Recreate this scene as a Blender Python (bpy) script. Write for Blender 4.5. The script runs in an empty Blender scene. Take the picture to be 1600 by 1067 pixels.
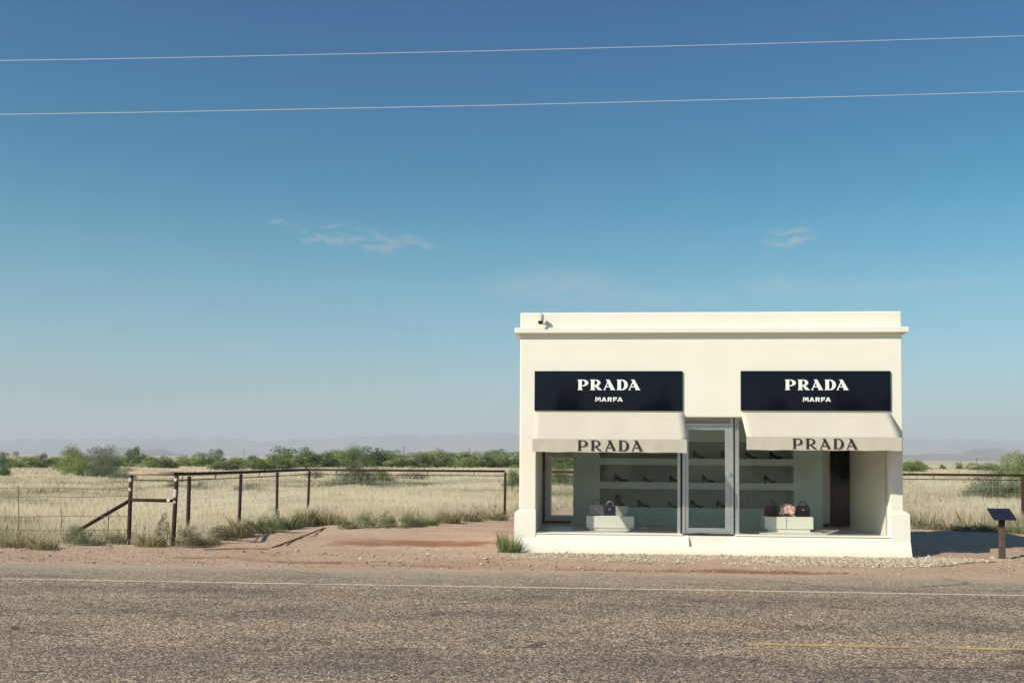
import bpy, bmesh, math, random
import numpy as np
from mathutils import Vector, Matrix, noise as mnoise

S = bpy.context.scene
COL = S.collection
random.seed(7)
RNG = np.random.default_rng(11)
R = math.radians

# ------------------------------------------------------------------ camera
F = 35.0 / 36.0 * 1600
YAW, PITCH, ROLL = 0.0741, 0.04, 0.0066
PY0 = 714.5 - F * math.tan(PITCH)
CAM = Vector((1.341, -20.2, 1.915))
f0 = Vector((-math.sin(YAW), math.cos(YAW), 0)); r0 = Vector((math.cos(YAW), math.sin(YAW), 0)); z0 = Vector((0, 0, 1))
FWD = f0 * math.cos(PITCH) + z0 * math.sin(PITCH)
up_ = z0 * math.cos(PITCH) - f0 * math.sin(PITCH)
UP = (up_ - ROLL * r0).normalized(); RIGHT = (r0 + ROLL * up_).normalized()
cd = bpy.data.cameras.new('camera'); cam = bpy.data.objects.new('camera', cd); COL.objects.link(cam)
cd.lens = 35; cd.sensor_width = 36; cd.clip_end = 60000; cd.clip_start = 0.1
cd.shift_y = (PY0 - 533.5) / 1600
M = Matrix.Identity(4)
for i in range(3):
    M[i][0] = RIGHT[i]; M[i][1] = UP[i]; M[i][2] = -FWD[i]; M[i][3] = CAM[i]
cam.matrix_world = M
S.camera = cam

def ray(px, py):
    px = float(px); py = float(py)
    return FWD + (px - 800) / F * RIGHT - (py - PY0) / F * UP
def at_y(px, py, Y):            # point of the vertical plane y = Y seen at a pixel
    d = ray(px, py); t = (Y - CAM.y) / d.y
    return CAM + d * t
def at_z(px, py, z=0.0):        # ground point seen at a pixel
    d = ray(px, py); t = (z - CAM.z) / d.z
    return CAM + d * t
def X(px, Y, py=715): return at_y(px, py, Y).x
def at_d(px, d, z=0.0):         # ground point in a pixel column at forward distance d
    v = ray(px, 716); v = Vector((v.x, v.y, 0)); v *= float(d) / v.dot(f0)
    return Vector((CAM.x + v.x, CAM.y + v.y, z))

# ------------------------------------------------------------------ world, sun, exposure
SUN_DIR = Vector((1.0, 0.82, -1.0)).normalized()
SUN_EL = math.asin(-SUN_DIR.z); SUN_ROT = math.atan2(-SUN_DIR.x, -SUN_DIR.y)
W = bpy.data.worlds.new('World'); S.world = W; W.use_nodes = True
wt = W.node_tree; wn = wt.nodes; wl = wt.links
bg = wn['Background']; bg.inputs['Strength'].default_value = 0.085
sky = wn.new('ShaderNodeTexSky'); sky.sky_type = 'NISHITA'; sky.sun_disc = False
sky.sun_elevation = SUN_EL; sky.sun_rotation = SUN_ROT
sky.altitude = 1400; sky.air_density = 1.0; sky.dust_density = 2.6; sky.ozone_density = 1.5
def wm(op, a, b=None, clamp=False):
    n = wn.new('ShaderNodeMath'); n.operation = op; n.use_clamp = clamp
    for i, v in enumerate((a, b)):
        if v is None: continue
        if isinstance(v, (int, float)): n.inputs[i].default_value = v
        else: wl.new(v, n.inputs[i])
    return n.outputs[0]
tint = wn.new('ShaderNodeMix'); tint.data_type = 'RGBA'; tint.blend_type = 'MULTIPLY'; tint.inputs[0].default_value = 1
wl.new(sky.outputs[0], tint.inputs[6]); tint.inputs[7].default_value = (0.84, 1.03, 0.99, 1)
hs = wn.new('ShaderNodeHueSaturation'); hs.inputs['Saturation'].default_value = 1.45; hs.inputs['Value'].default_value = 1.0; wl.new(tint.outputs[2], hs.inputs['Color'])
tc = wn.new('ShaderNodeTexCoord'); sp = wn.new('ShaderNodeSeparateXYZ'); wl.new(tc.outputs['Generated'], sp.inputs[0])
az = wm('ARCTAN2', sp.outputs[0], sp.outputs[1]); el = wm('ARCSINE', sp.outputs[2])
cn = wn.new('ShaderNodeTexNoise'); cn.inputs['Scale'].default_value = 1.0; cn.inputs['Detail'].default_value = 7; cn.inputs['Roughness'].default_value = 0.62
cb = wn.new('ShaderNodeCombineXYZ'); wl.new(wm('MULTIPLY', az, 42), cb.inputs[0]); wl.new(wm('MULTIPLY', el, 120), cb.inputs[1]); wl.new(cb.outputs[0], cn.inputs['Vector'])
mask = None
for (px, py, wpx, hpx, amp, thr) in [(520, 368, 95, 26, .8, .50), (620, 382, 75, 18, .9, .48), (432, 349, 18, 9, .6, .44), (1232, 372, 48, 19, 1.0, .46),
                                     (870, 446, 140, 30, .35, .34), (1220, 448, 70, 22, .28, .36), (1420, 448, 200, 12, .22, .36), (1000, 470, 160, 22, .2, .36)]:
    d = ray(px, py).normalized(); a0 = math.atan2(d.x, d.y); e0 = math.asin(d.z)
    ea = wm('DIVIDE', wm('SUBTRACT', az, a0), wpx / F); ee = wm('DIVIDE', wm('SUBTRACT', el, e0), hpx / F)
    q = wm('SUBTRACT', 1.0, wm('ADD', wm('MULTIPLY', ea, ea), wm('MULTIPLY', ee, ee)), True)
    nn = wm('MULTIPLY', wm('SUBTRACT', cn.outputs['Fac'], thr - .04), 3.6, True)
    q = wm('MULTIPLY', wm('MULTIPLY', q, nn), amp)
    mask = q if mask is None else wm('ADD', mask, q, True)
rp = wn.new('ShaderNodeValToRGB'); wl.new(wm('DIVIDE', el, R(30)), rp.inputs[0]); e_ = rp.color_ramp.elements
while len(e_) < 7: e_.new(.5)
for k_, (dg, c_) in enumerate([(0, (.78, .76, .80)), (2, (.87, .84, .87)), (5.7, (1.42, 1.10, 1.02)), (9.5, (1.95, 1.24, 1.02)), (12.5, (1.70, 1.20, 1.0)), (17, (.78, 1.02, .94)), (25, (.58, .74, .93))]):
    e_[k_].position = dg / 30; e_[k_].color = (*[v * .98 for v in c_], 1)
dusty = wn.new('ShaderNodeMix'); dusty.data_type = 'RGBA'; dusty.blend_type = 'MULTIPLY'; dusty.inputs[0].default_value = 1
wl.new(hs.outputs[0], dusty.inputs[6]); wl.new(rp.outputs[0], dusty.inputs[7])
cm = wn.new('ShaderNodeMix'); cm.data_type = 'RGBA'
wl.new(wm('MULTIPLY', mask, 0.72), cm.inputs[0]); wl.new(dusty.outputs[2], cm.inputs[6]); cm.inputs[7].default_value = (5.4, 5.1, 5.0, 1)
wl.new(cm.outputs[2], bg.inputs['Color'])

sl = bpy.data.lights.new('sun', 'SUN'); sl.energy = 4.6; sl.angle = R(0.55); sl.color = (1.0, 0.93, 0.80)
so = bpy.data.objects.new('sun', sl); COL.objects.link(so); so.rotation_euler = SUN_DIR.to_track_quat('-Z', 'Y').to_euler()
S.view_settings.view_transform = 'Standard'; S.view_settings.look = 'None'; S.view_settings.gamma = 1.0
S.view_settings.exposure = 0.34
S.cycles.max_bounces = 8; S.cycles.volume_bounces = 1; S.cycles.transparent_max_bounces = 16

# ------------------------------------------------------------------ materials
class Mat:
    def __init__(s, name, rough=0.8, spec=0.3, metal=0.0):
        s.m = bpy.data.materials.new(name); s.m.use_nodes = True
        s.t = s.m.node_tree; s.n = s.t.nodes; s.l = s.t.links
        s.b = s.n['Principled BSDF']; s.b.inputs['Roughness'].default_value = rough
        s.b.inputs['Specular IOR Level'].default_value = spec; s.b.inputs['Metallic'].default_value = metal
        s.tc = s.n.new('ShaderNodeTexCoord')
    def link(s, a, b): s.l.new(a, b)
    def setin(s, sock, v):
        if isinstance(v, (int, float)): sock.default_value = v
        elif isinstance(v, tuple): sock.default_value = v if len(v) == 4 or len(sock.default_value) == 3 else (*v, 1)
        else: s.l.new(v, sock)
    def coord(s, scale=(1, 1, 1), which='Object'):
        mp = s.n.new('ShaderNodeMapping'); mp.inputs['Scale'].default_value = scale; s.l.new(s.tc.outputs[which], mp.inputs[0]); return mp.outputs[0]
    def geo(s, scale=(1, 1, 1)):
        g = s.n.new('ShaderNodeNewGeometry'); mp = s.n.new('ShaderNodeMapping'); mp.inputs['Scale'].default_value = scale; s.l.new(g.outputs['Position'], mp.inputs[0]); return mp.outputs[0]
    def noise(s, scale, detail=4, rough=.55, vec=None, dist=0):
        n = s.n.new('ShaderNodeTexNoise'); n.inputs['Scale'].default_value = scale; n.inputs['Detail'].default_value = detail
        n.inputs['Roughness'].default_value = rough; n.inputs['Distortion'].default_value = dist
        s.l.new(vec if vec is not None else s.geo(), n.inputs['Vector']); return n.outputs['Fac']
    def voro(s, scale, vec=None, feat='F1', out='Distance'):
        n = s.n.new('ShaderNodeTexVoronoi'); n.feature = feat; n.inputs['Scale'].default_value = scale
        s.l.new(vec if vec is not None else s.geo(), n.inputs['Vector']); return n.outputs[out]
    def ramp(s, fac, stops):
        n = s.n.new('ShaderNodeValToRGB'); e = n.color_ramp.elements
        while len(e) < len(stops): e.new(0.5)
        for i, (p, c) in enumerate(stops):
            e[i].position = p; c = (c, c, c) if isinstance(c, (int, float)) else c; e[i].color = (*c, 1)
        s.l.new(fac, n.inputs[0]); return n.outputs[0]
    def mix(s, fac, a, b, mode='MIX'):
        n = s.n.new('ShaderNodeMix'); n.data_type = 'RGBA'; n.blend_type = mode
        s.setin(n.inputs[0], fac); s.setin(n.inputs[6], a); s.setin(n.inputs[7], b); return n.outputs[2]
    def math(s, op, a, b=0.0, clamp=False):
        n = s.n.new('ShaderNodeMath'); n.operation = op; n.use_clamp = clamp; s.setin(n.inputs[0], a); s.setin(n.inputs[1], b); return n.outputs[0]
    def attr(s, name, out='Fac'):
        n = s.n.new('ShaderNodeAttribute'); n.attribute_name = name; return n.outputs[out]
    def color(s, c): s.setin(s.b.inputs['Base Color'], c)
    def bump(s, h, strength=.3, dist=.01):
        n = s.n.new('ShaderNodeBump'); n.inputs['Strength'].default_value = strength; n.inputs['Distance'].default_value = dist
        s.l.new(h, n.inputs['Height']); s.l.new(n.outputs[0], s.b.inputs['Normal'])

def vary(name, c, amt=.12, scale=3, rough=.8, spec=.3, metal=0, bump=0, bscale=60, bdist=.003):
    m = Mat(name, rough, spec, metal)
    n = m.noise(scale, 5)
    lo = tuple(x * (1 - amt) for x in c); hi = tuple(min(1, x * (1 + amt)) for x in c)
    m.color(m.ramp(n, [(.3, lo), (.7, hi)]))
    if bump: m.bump(m.noise(bscale, 4), bump, bdist)
    return m.m

# stucco: creamy white with faint drips, dust and dirt splash near the soil
ms = Mat('stucco', .92, .15)
c = m1 = ms.ramp(ms.noise(.8, 6, .6), [(.3, (.81, .78, .67)), (.7, (.85, .82, .715))])
c = ms.mix(ms.math('MULTIPLY', ms.noise(2.2, 6, .65, ms.geo((1, 1, .12))), .28), c, (.70, .63, .49))
g = ms.n.new('ShaderNodeNewGeometry'); sx = ms.n.new('ShaderNodeSeparateXYZ'); ms.link(g.outputs['Position'], sx.inputs[0])
low = ms.math('SUBTRACT', 1.0, ms.math('MULTIPLY', sx.outputs[2], 5.5), True)
c = ms.mix(ms.math('MULTIPLY', ms.math('MULTIPLY', low, ms.noise(9, 5, .7)), .8, True), c, (.55, .40, .28))
ms.color(c); ms.bump(ms.noise(70, 6, .7), .22, .006)
STUCCO = ms.m
MINT = vary('mint_paint', (.42, .55, .50), .03, 1, .6)
WHITEWALL = vary('white_paint', (.82, .75, .71), .04, 1, .7)
FLOORM = vary('floor_stone', (.56, .54, .50), .1, 4, .35, .5)
NICHE = vary('niche_dark_mint', (.26, .33, .30), .04, 1, .7)  # mint toned down so the shelf recesses read dark
ALU = vary('brushed_aluminium', (.62, .62, .60), .08, 6, .38, .5, .75)
DARKRUB = vary('black_rubber', (.02, .02, .022), .2, 8, .7)
DOORDARK = vary('doorway_dark', (.006, .006, .006), .3, 5, 1, .05)  # near black, the darkness of the doorway is put into the colour
CANVAS = Mat('awning_canvas', .95, .1); CANVAS.color(CANVAS.ramp(CANVAS.noise(1.3, 6, .6, CANVAS.geo((1, .5, .5))), [(.3, (.52, .475, .39)), (.7, (.565, .52, .43))])); CANVAS.bump(CANVAS.noise(4, 3), .35, .02); CANVAS = CANVAS.m
LETTER_DARK = vary('dark_lettering', (.035, .028, .02), .2, 6, .8)
LETTER_WHITE = vary('white_lettering', (.86, .86, .83), .03, 6, .6)
sg = Mat('navy_gloss_panel', .05, .30); sg.color(sg.ramp(sg.noise(1.2, 3), [(.3, (.002, .0012, .007)), (.7, (.003, .0018, .010))])); sg.bump(sg.noise(.9, 2), .12, .03); NAVY = sg.m
LEATHER = vary('black_leather', (.005, .005, .007), .3, 12, .5, .25)
GREYLEATHER = vary('pale_leather', (.36, .35, .345), .08, 9, .5)
NAVYLEATHER = vary('navy_leather', (.008, .009, .020), .2, 9, .35, .5)
METAL = vary('polished_metal', (.7, .68, .62), .05, 9, .25, .5, .9)
PED = vary('pedestal_lacquer', (.74, .73, .62), .03, 2, .45, .4)
fl = Mat('floral_print', .6); fl.color(fl.ramp(fl.voro(16, fl.coord(), out='Color'), [(.22, (.02, .015, .012)), (.38, (.30, .06, .06)), (.5, (.62, .36, .33)), (.62, (.72, .64, .55)), (.78, (.05, .03, .02))])); FLORAL = fl.m
pm = Mat('rusty_pipe', .85, .2); pm.color(pm.ramp(pm.noise(7, 8, .7), [(.3, (.022, .014, .012)), (.55, (.048, .026, .019)), (.78, (.12, .055, .035))])); pm.bump(pm.noise(80, 4), .3, .003); PIPE = pm.m
pm = Mat('sun_bleached_rust_pipe', .85, .2); pm.color(pm.ramp(pm.noise(5, 8, .7), [(.3, (.24, .15, .10)), (.55, (.40, .29, .21)), (.8, (.55, .43, .33))])); PIPE2 = pm.m
WIRE_OLD = vary('rusty_wire', (.16, .13, .11), .2, 3, .7, .3)
WIRE = vary('galvanised_wire', (.60, .56, .50), .2, 3, .6, .4, .3)
POWERW = vary('power_line_wire', (.62, .62, .60), .05, 3, .4, .4, .1)
PAINTW = vary('white_paint_patch', (.55, .51, .43), .12, 30, .8)
WOODP = vary('weathered_post_wood', (.10, .066, .055), .35, 14, .85, .2)
BARK = vary('mesquite_bark', (.075, .055, .042), .3, 9, .95, .1)
STICK = vary('dry_wood', (.24, .15, .105), .3, 9, .95, .1)
POLEM = vary('utility_pole_wood', (.10, .08, .07), .2, 3, .95, .1)
CAMM = vary('camera_housing', (.48, .47, .42), .06, 9, .4, .5)

gl = Mat('window_glass'); gt = gl.n.new('ShaderNodeBsdfTransparent'); gt.inputs[0].default_value = (.965, .972, .967, 1)
gg = gl.n.new('ShaderNodeBsdfGlossy'); gg.inputs['Roughness'].default_value = .02; gg.inputs[0].default_value = (1, 1, 1, 1)
fr = gl.n.new('ShaderNodeLayerWeight'); fr.inputs[0].default_value = .5
rf = gl.math('ADD', gl.math('MULTIPLY', gl.math('POWER', fr.outputs['Facing'], 5.0), .9), .018)
mx = gl.n.new('ShaderNodeMixShader'); gl.link(rf, mx.inputs[0]); gl.link(gt.outputs[0], mx.inputs[1]); gl.link(gg.outputs[0], mx.inputs[2])
gl.link(mx.outputs[0], gl.n['Material Output'].inputs[0]); GLASS = gl.m

# ------------------------------------------------------------------ object helpers
def tag(o, label=None, cat=None, group=None, kind=None):
    if label: o['label'] = label
    if cat: o['category'] = cat
    if group: o['group'] = group
    if kind: o['kind'] = kind
    return o
def empty(name, loc, label, cat, group=None, rz=0):
    o = bpy.data.objects.new(name, None); COL.objects.link(o); o.location = loc; o.rotation_euler = (0, 0, rz); o.empty_display_size = .2
    return tag(o, label, cat, group)
def link(name, me, mat, parent=None, loc=None, bevel=0, smooth=False):
    o = bpy.data.objects.new(name, me); COL.objects.link(o)
    if mat: me.materials.append(mat)
    if loc: o.location = loc
    if parent: o.parent = parent; 
    if smooth:
        me.polygons.foreach_set('use_smooth', [True] * len(me.polygons))
    if bevel:
        b = o.modifiers.new('bevel', 'BEVEL'); b.width = bevel; b.segments = 2; b.limit_method = 'ANGLE'; b.angle_limit = R(40)
    return o
class MB:
    def __init__(s): s.bm = bmesh.new()
    def box(s, a, b):
        (x0, y0, z0), (x1, y1, z1) = a, b
        v = [s.bm.verts.new(p) for p in ((x0, y0, z0), (x1, y0, z0), (x1, y1, z0), (x0, y1, z0), (x0, y0, z1), (x1, y0, z1), (x1, y1, z1), (x0, y1, z1))]
        for f in ((0, 3, 2, 1), (4, 5, 6, 7), (0, 1, 5, 4), (1, 2, 6, 5), (2, 3, 7, 6), (3, 0, 4, 7)): s.bm.faces.new([v[i] for i in f])
        return s
    def hexa(s, pts):   # eight points, bottom ring then top ring
        v = [s.bm.verts.new(p) for p in pts]
        for f in ((0, 3, 2, 1), (4, 5, 6, 7), (0, 1, 5, 4), (1, 2, 6, 5), (2, 3, 7, 6), (3, 0, 4, 7)): s.bm.faces.new([v[i] for i in f])
        return s
    def tube(s, pts, r, n=8, cap=True):
        pts = [Vector(p) for p in pts]; rs = r if isinstance(r, (list, tuple)) else [r] * len(pts)
        rings = []
        for i, p in enumerate(pts):
            d = (pts[min(i + 1, len(pts) - 1)] - pts[max(i - 1, 0)]).normalized()
            a = d.cross(Vector((0, 0, 1)) if abs(d.z) < .9 else Vector((1, 0, 0))).normalized(); b = d.cross(a)
            rings.append([s.bm.verts.new(p + rs[i] * (a * math.cos(2 * math.pi * k / n) + b * math.sin(2 * math.pi * k / n))) for k in range(n)])
        for r1, r2 in zip(rings, rings[1:]):
            for k in range(n): s.bm.faces.new((r1[k], r1[(k + 1) % n], r2[(k + 1) % n], r2[k]))
        if cap: s.bm.faces.new(rings[0][::-1]); s.bm.faces.new(rings[-1])
        return s
    def strip(s, outer, inner, y0, y1):      # solid band between two point lists (x, z), from depth y0 to y1
        n = len(outer)
        V = [[s.bm.verts.new((p[0], y, p[1])) for p in L] for L in (outer, inner) for y in (y0, y1)]
        o0, o1, i0, i1 = V
        for k in range(n - 1):
            s.bm.faces.new((o0[k], o0[k + 1], i0[k + 1], i0[k])); s.bm.faces.new((o1[k + 1], o1[k], i1[k], i1[k + 1]))
            s.bm.faces.new((o0[k + 1], o0[k], o1[k], o1[k + 1])); s.bm.faces.new((i0[k], i0[k + 1], i1[k + 1], i1[k]))
        s.bm.faces.new((o0[0], i0[0], i1[0], o1[0])); s.bm.faces.new((i0[-1], o0[-1], o1[-1], i1[-1]))
        return s
    def prism(s, pts, y0, y1):
        a = [s.bm.verts.new((x, y0, z)) for x, z in pts]; b = [s.bm.verts.new((x, y1, z)) for x, z in pts]
        n = len(pts); s.bm.faces.new(a); s.bm.faces.new(b[::-1])
        for k in range(n): s.bm.faces.new((a[(k + 1) % n], a[k], b[k], b[(k + 1) % n]))
        return s
    def loft(s, rings):
        rr = [[s.bm.verts.new(p) for p in r] for r in rings]; n = len(rr[0])
        for r1, r2 in zip(rr, rr[1:]):
            for k in range(n): s.bm.faces.new((r1[k], r1[(k + 1) % n], r2[(k + 1) % n], r2[k]))
        s.bm.faces.new(rr[0][::-1]); s.bm.faces.new(rr[-1]); return s
    def slab(s, xs, zs, holes, y0, y1):      # wall slab in the xz plane with rectangular cells (i, j) left out
        nx, nz = len(xs) - 1, len(zs) - 1; vs = {}
        def v(i, j, k):
            if (i, j, k) not in vs: vs[(i, j, k)] = s.bm.verts.new((xs[i], (y0, y1)[k], zs[j]))
            return vs[(i, j, k)]
        solid = lambda i, j: 0 <= i < nx and 0 <= j < nz and (i, j) not in holes
        for i in range(nx):
            for j in range(nz):
                if not solid(i, j): continue
                s.bm.faces.new((v(i, j, 0), v(i + 1, j, 0), v(i + 1, j + 1, 0), v(i, j + 1, 0)))
                s.bm.faces.new((v(i, j, 1), v(i, j + 1, 1), v(i + 1, j + 1, 1), v(i + 1, j, 1)))
                if not solid(i - 1, j): s.bm.faces.new((v(i, j, 0), v(i, j + 1, 0), v(i, j + 1, 1), v(i, j, 1)))
                if not solid(i + 1, j): s.bm.faces.new((v(i + 1, j, 0), v(i + 1, j, 1), v(i + 1, j + 1, 1), v(i + 1, j + 1, 0)))
                if not solid(i, j - 1): s.bm.faces.new((v(i, j, 0), v(i, j, 1), v(i + 1, j, 1), v(i + 1, j, 0)))
                if not solid(i, j + 1): s.bm.faces.new((v(i, j + 1, 0), v(i + 1, j + 1, 0), v(i + 1, j + 1, 1), v(i, j + 1, 1)))
        return s
    def build(s, name, mat, parent=None, bevel=0, smooth=False, loc=None):
        bmesh.ops.recalc_face_normals(s.bm, faces=s.bm.faces)
        me = bpy.data.meshes.new(name); s.bm.to_mesh(me); s.bm.free()
        return link(name, me, mat, parent, loc, bevel, smooth)

def np_mesh(name, V, nper, attrs=None, tri=False):     # V: (n*nper,3) polygons of nper verts
    n = len(V) // nper; me = bpy.data.meshes.new(name)
    me.vertices.add(len(V)); me.vertices.foreach_set('co', V.astype(np.float32).ravel())
    me.loops.add(len(V)); me.loops.foreach_set('vertex_index', np.arange(len(V), dtype=np.int32))
    me.polygons.add(n); me.polygons.foreach_set('loop_start', (np.arange(n) * nper).astype(np.int32)); me.polygons.foreach_set('loop_total', np.full(n, nper, dtype=np.int32))
    for k, a in (attrs or {}).items():
        at = me.attributes.new(k, 'FLOAT', 'FACE'); at.data.foreach_set('value', a.astype(np.float32))
    me.update(); me.validate(); return me

# ------------------------------------------------------------------ where dirt ends and grass begins
EDGE = [at_z(px, py) for px, py in [(-500, 846), (-60, 850), (60, 852), (130, 851), (210, 851), (285, 855), (330, 845), (400, 832), (450, 824), (500, 821), (600, 823), (690, 815), (780, 809), (845, 811), (858, 801), (880, 792), (910, 792), (935, 812), (1200, 820), (1430, 823), (1480, 822), (1540, 828), (1600, 834), (1750, 845), (2200, 850)]]
EX = np.array([p.x for p in EDGE]); EY = np.array([p.y for p in EDGE])
def edge_y(x): return np.interp(x, EX, EY)
def vnoise(x, y, s, seed=0):     # cheap smooth value noise
    r = np.random.default_rng(seed); T = r.random((64, 64))
    u, v = x / s, y / s; i, j = np.floor(u).astype(int), np.floor(v).astype(int); a, b = u - i, v - j
    a = a * a * (3 - 2 * a); b = b * b * (3 - 2 * b)
    g = lambda p, q: T[p % 64, q % 64]
    return (g(i, j) * (1 - a) + g(i + 1, j) * a) * (1 - b) + (g(i, j + 1) * (1 - a) + g(i + 1, j + 1) * a) * b

def fieldness(x, y):
    e = edge_y(x) + (vnoise(x, y, 1.1, 3) - .5) * 1.0 + (vnoise(x, y, .35, 4) - .5) * .5
    return np.maximum(np.clip((y - e) / .8 + .3, 0, 1), np.clip((-21 - y) / 2, 0, 1))

# ------------------------------------------------------------------ ground
def axis(lo_near, hi_near, step, lo, hi):
    a = list(np.arange(lo_near, hi_near, step)); s = step; v = a[-1]
    while v < hi: s *= 1.35; v += s; a.append(min(v, hi))
    s = step; v = a[0]; b = []
    while v > lo: s *= 1.35; v -= s; b.append(max(v, lo))
    return np.array(b[::-1] + a)
gx = axis(-22, 24, .16, -11000, 11000); gy = axis(-3.4, 16, .13, -400, 10500)
GX, GY = np.meshgrid(gx, gy, indexing='ij')
fz = fieldness(GX, GY)
near = np.clip((GY + 3.2) / .8, 0, 1) * (np.abs(GX) < 40) * (np.abs(GY) < 60)
inside_b = ((GX > -.5) & (GX < 8.3) & (GY > -.35) & (GY < 5.2))
GZ = ((vnoise(GX, GY, 1.3, 5) - .5) * .05 + (vnoise(GX, GY, .4, 6) - .5) * .03 + (vnoise(GX, GY, .17, 16) - .5) * .026) * near * (1 - .8 * inside_b)
rc = [(at_z(645, 849), 2.1, 1.05), (at_z(1150, 893), 1.3, .30), (at_z(1245, 895), 1.0, .3), (at_z(740, 846), 1.3, .16), (at_z(500, 876.5), 2.0, .16), (at_z(640, 883), 1.6, .10), (at_z(330, 871), 1.2, .12), (at_z(960, 891), 1.2, .08)]
red = np.zeros_like(GX)
for p, a, b in rc:
    q = 1 - ((GX - p.x) / a) ** 2 - ((GY - p.y) / b) ** 2 + (vnoise(GX, GY, .35, 9) - .5) * 1.0
    red = np.maximum(red, np.clip(q * 1.6, 0, 1))
nx, ny = GX.shape
V = np.stack([GX, GY, GZ], -1).reshape(-1, 3)
I = np.arange(nx * ny).reshape(nx, ny)
Fq = np.stack([I[:-1, :-1], I[1:, :-1], I[1:, 1:], I[:-1, 1:]], -1).reshape(-1, 4)
me = bpy.data.meshes.new('ground'); me.vertices.add(len(V)); me.vertices.foreach_set('co', V.astype(np.float32).ravel())
me.loops.add(Fq.size); me.loops.foreach_set('vertex_index', Fq.ravel().astype(np.int32)); me.polygons.add(len(Fq))
me.polygons.foreach_set('loop_start', (np.arange(len(Fq)) * 4).astype(np.int32)); me.polygons.foreach_set('loop_total', np.full(len(Fq), 4, dtype=np.int32))
for nm, ar in (('field', fz), ('damp', red)):
    at = me.attributes.new(nm, 'FLOAT', 'POINT'); at.data.foreach_set('value', ar.astype(np.float32).ravel())
me.update(); me.validate(); me.polygons.foreach_set('use_smooth', [True] * len(me.polygons))
gm = Mat('ground_soil_and_dry_grass', .95, .12)
dirt = gm.ramp(gm.noise(.55, 6, .62, gm.geo((.5, 1, 1))), [(.28, (.47, .31, .20)), (.5, (.57, .41, .285)), (.72, (.65, .50, .37))])
dirt = gm.mix(gm.math('MULTIPLY', gm.noise(7, 6, .7), .4), dirt, (.36, .20, .135))
peb = gm.ramp(gm.voro(34), [(.0, 1), (.22, 1), (.34, 0)])
pebm = gm.math('MULTIPLY', peb, gm.ramp(gm.noise(1.1, 4, .6), [(.42, 0), (.62, .55)]))
dirt = gm.mix(pebm, dirt, (.60, .50, .40))
dirt = gm.mix(gm.ramp(gm.noise(2.4, 8, .72, gm.geo((.35, 1, 1))), [(.53, 0), (.68, .4)]), dirt, (.42, .25, .16))
dirt = gm.mix(gm.math('MULTIPLY', gm.attr('damp'), .85), dirt, (.29, .125, .075))
straw = gm.ramp(gm.noise(.05, 7, .6, gm.geo((.5, 1, 1))), [(.3, (.46, .38, .25)), (.5, (.54, .46, .32)), (.7, (.60, .52, .37))])
straw = gm.mix(gm.ramp(gm.noise(.018, 8, .65, gm.geo((.35, 1, 1))), [(.54, 0), (.70, .45)]), straw, (.28, .29, .15))
straw = gm.mix(gm.math('MULTIPLY', gm.noise(3, 6, .7), .4), straw, (.30, .21, .12))
gm.color(gm.mix(gm.attr('field'), dirt, straw)); gm.bump(gm.noise(9, 9, .75), .95, .07)
ground = link('ground', me, gm.m); tag(ground, 'red brown dirt verge running into the dry grass plain', 'ground', kind='structure')

# ------------------------------------------------------------------ road
ROAD_Y = -3.35; LINE_Y = -5.62; MID_Y = -9.78
xs = np.concatenate([np.linspace(-900, -30, 30), np.arange(-29.8, 30, .2), np.linspace(30.2, 900, 30)])
oy = ROAD_Y + (vnoise(xs, xs * 0, 1.6, 21) - .5) * .22 + (vnoise(xs, xs * 0, .4, 22) - .5) * .10
bm = bmesh.new(); prev = None
for x, y in zip(xs, oy):
    r = [bm.verts.new((x, y, .004)), bm.verts.new((x, y - .12, .022)), bm.verts.new((x, -17.2, .022)), bm.verts.new((x, -17.3, .004))]
    if prev:
        for k in range(3): bm.faces.new((prev[k + 1], r[k + 1], r[k], prev[k]))
    prev = r
me = bpy.data.meshes.new('road'); bm.to_mesh(me); bm.free()
rm = Mat('chip_seal_asphalt', .9, .25)
gr = rm.voro(58, out='Color'); grs = rm.n.new('ShaderNodeSeparateColor'); rm.link(gr, grs.inputs[0])
chip = rm.ramp(grs.outputs[0], [(.0, (.068, .050, .042)), (.3, (.165, .124, .094)), (.65, (.32, .245, .175)), (.95, (.66, .53, .385))])
fine = rm.ramp(rm.noise(75, 5, .75), [(.3, .5), (.7, 1.5)])
c = rm.mix(.7, chip, fine, 'MULTIPLY')
gr2 = rm.voro(27, out='Color'); gs2 = rm.n.new('ShaderNodeSeparateColor'); rm.link(gr2, gs2.inputs[0])
c = rm.mix(.55, c, rm.ramp(gs2.outputs[1], [(.1, .6), (.9, 1.5)]), 'MULTIPLY')
big = rm.ramp(rm.noise(.9, 7, .68, rm.geo((.45, 1.0, 1))), [(.36, (.66, .64, .68)), (.5, (.98, .96, .93)), (.68, (1.16, 1.10, 1.0))])
c = rm.mix(1.0, c, big, 'MULTIPLY')
g = rm.n.new('ShaderNodeNewGeometry'); sx = rm.n.new('ShaderNodeSeparateXYZ'); rm.link(g.outputs['Position'], sx.inputs[0]); Yp = sx.outputs[1]
def band(y0, w, amt, colr, c):
    d = rm.math('DIVIDE', rm.math('SUBTRACT', Yp, y0), w); q = rm.math('SUBTRACT', 1.0, rm.math('MULTIPLY', d, d), True)
    q = rm.math('MULTIPLY', q, rm.ramp(rm.noise(1.4, 6, .7, rm.geo((.25, 1, 1))), [(.32, .2), (.62, 1)])); return rm.mix(rm.math('MULTIPLY', q, amt, True), c, colr)
c = band(-6.5, .45, .30, (.085, .075, .078), c); c = band(-7.9, .35, .15, (.09, .08, .08), c); c = band(-11.2, .8, .42, (.060, .060, .076), c)
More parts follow.
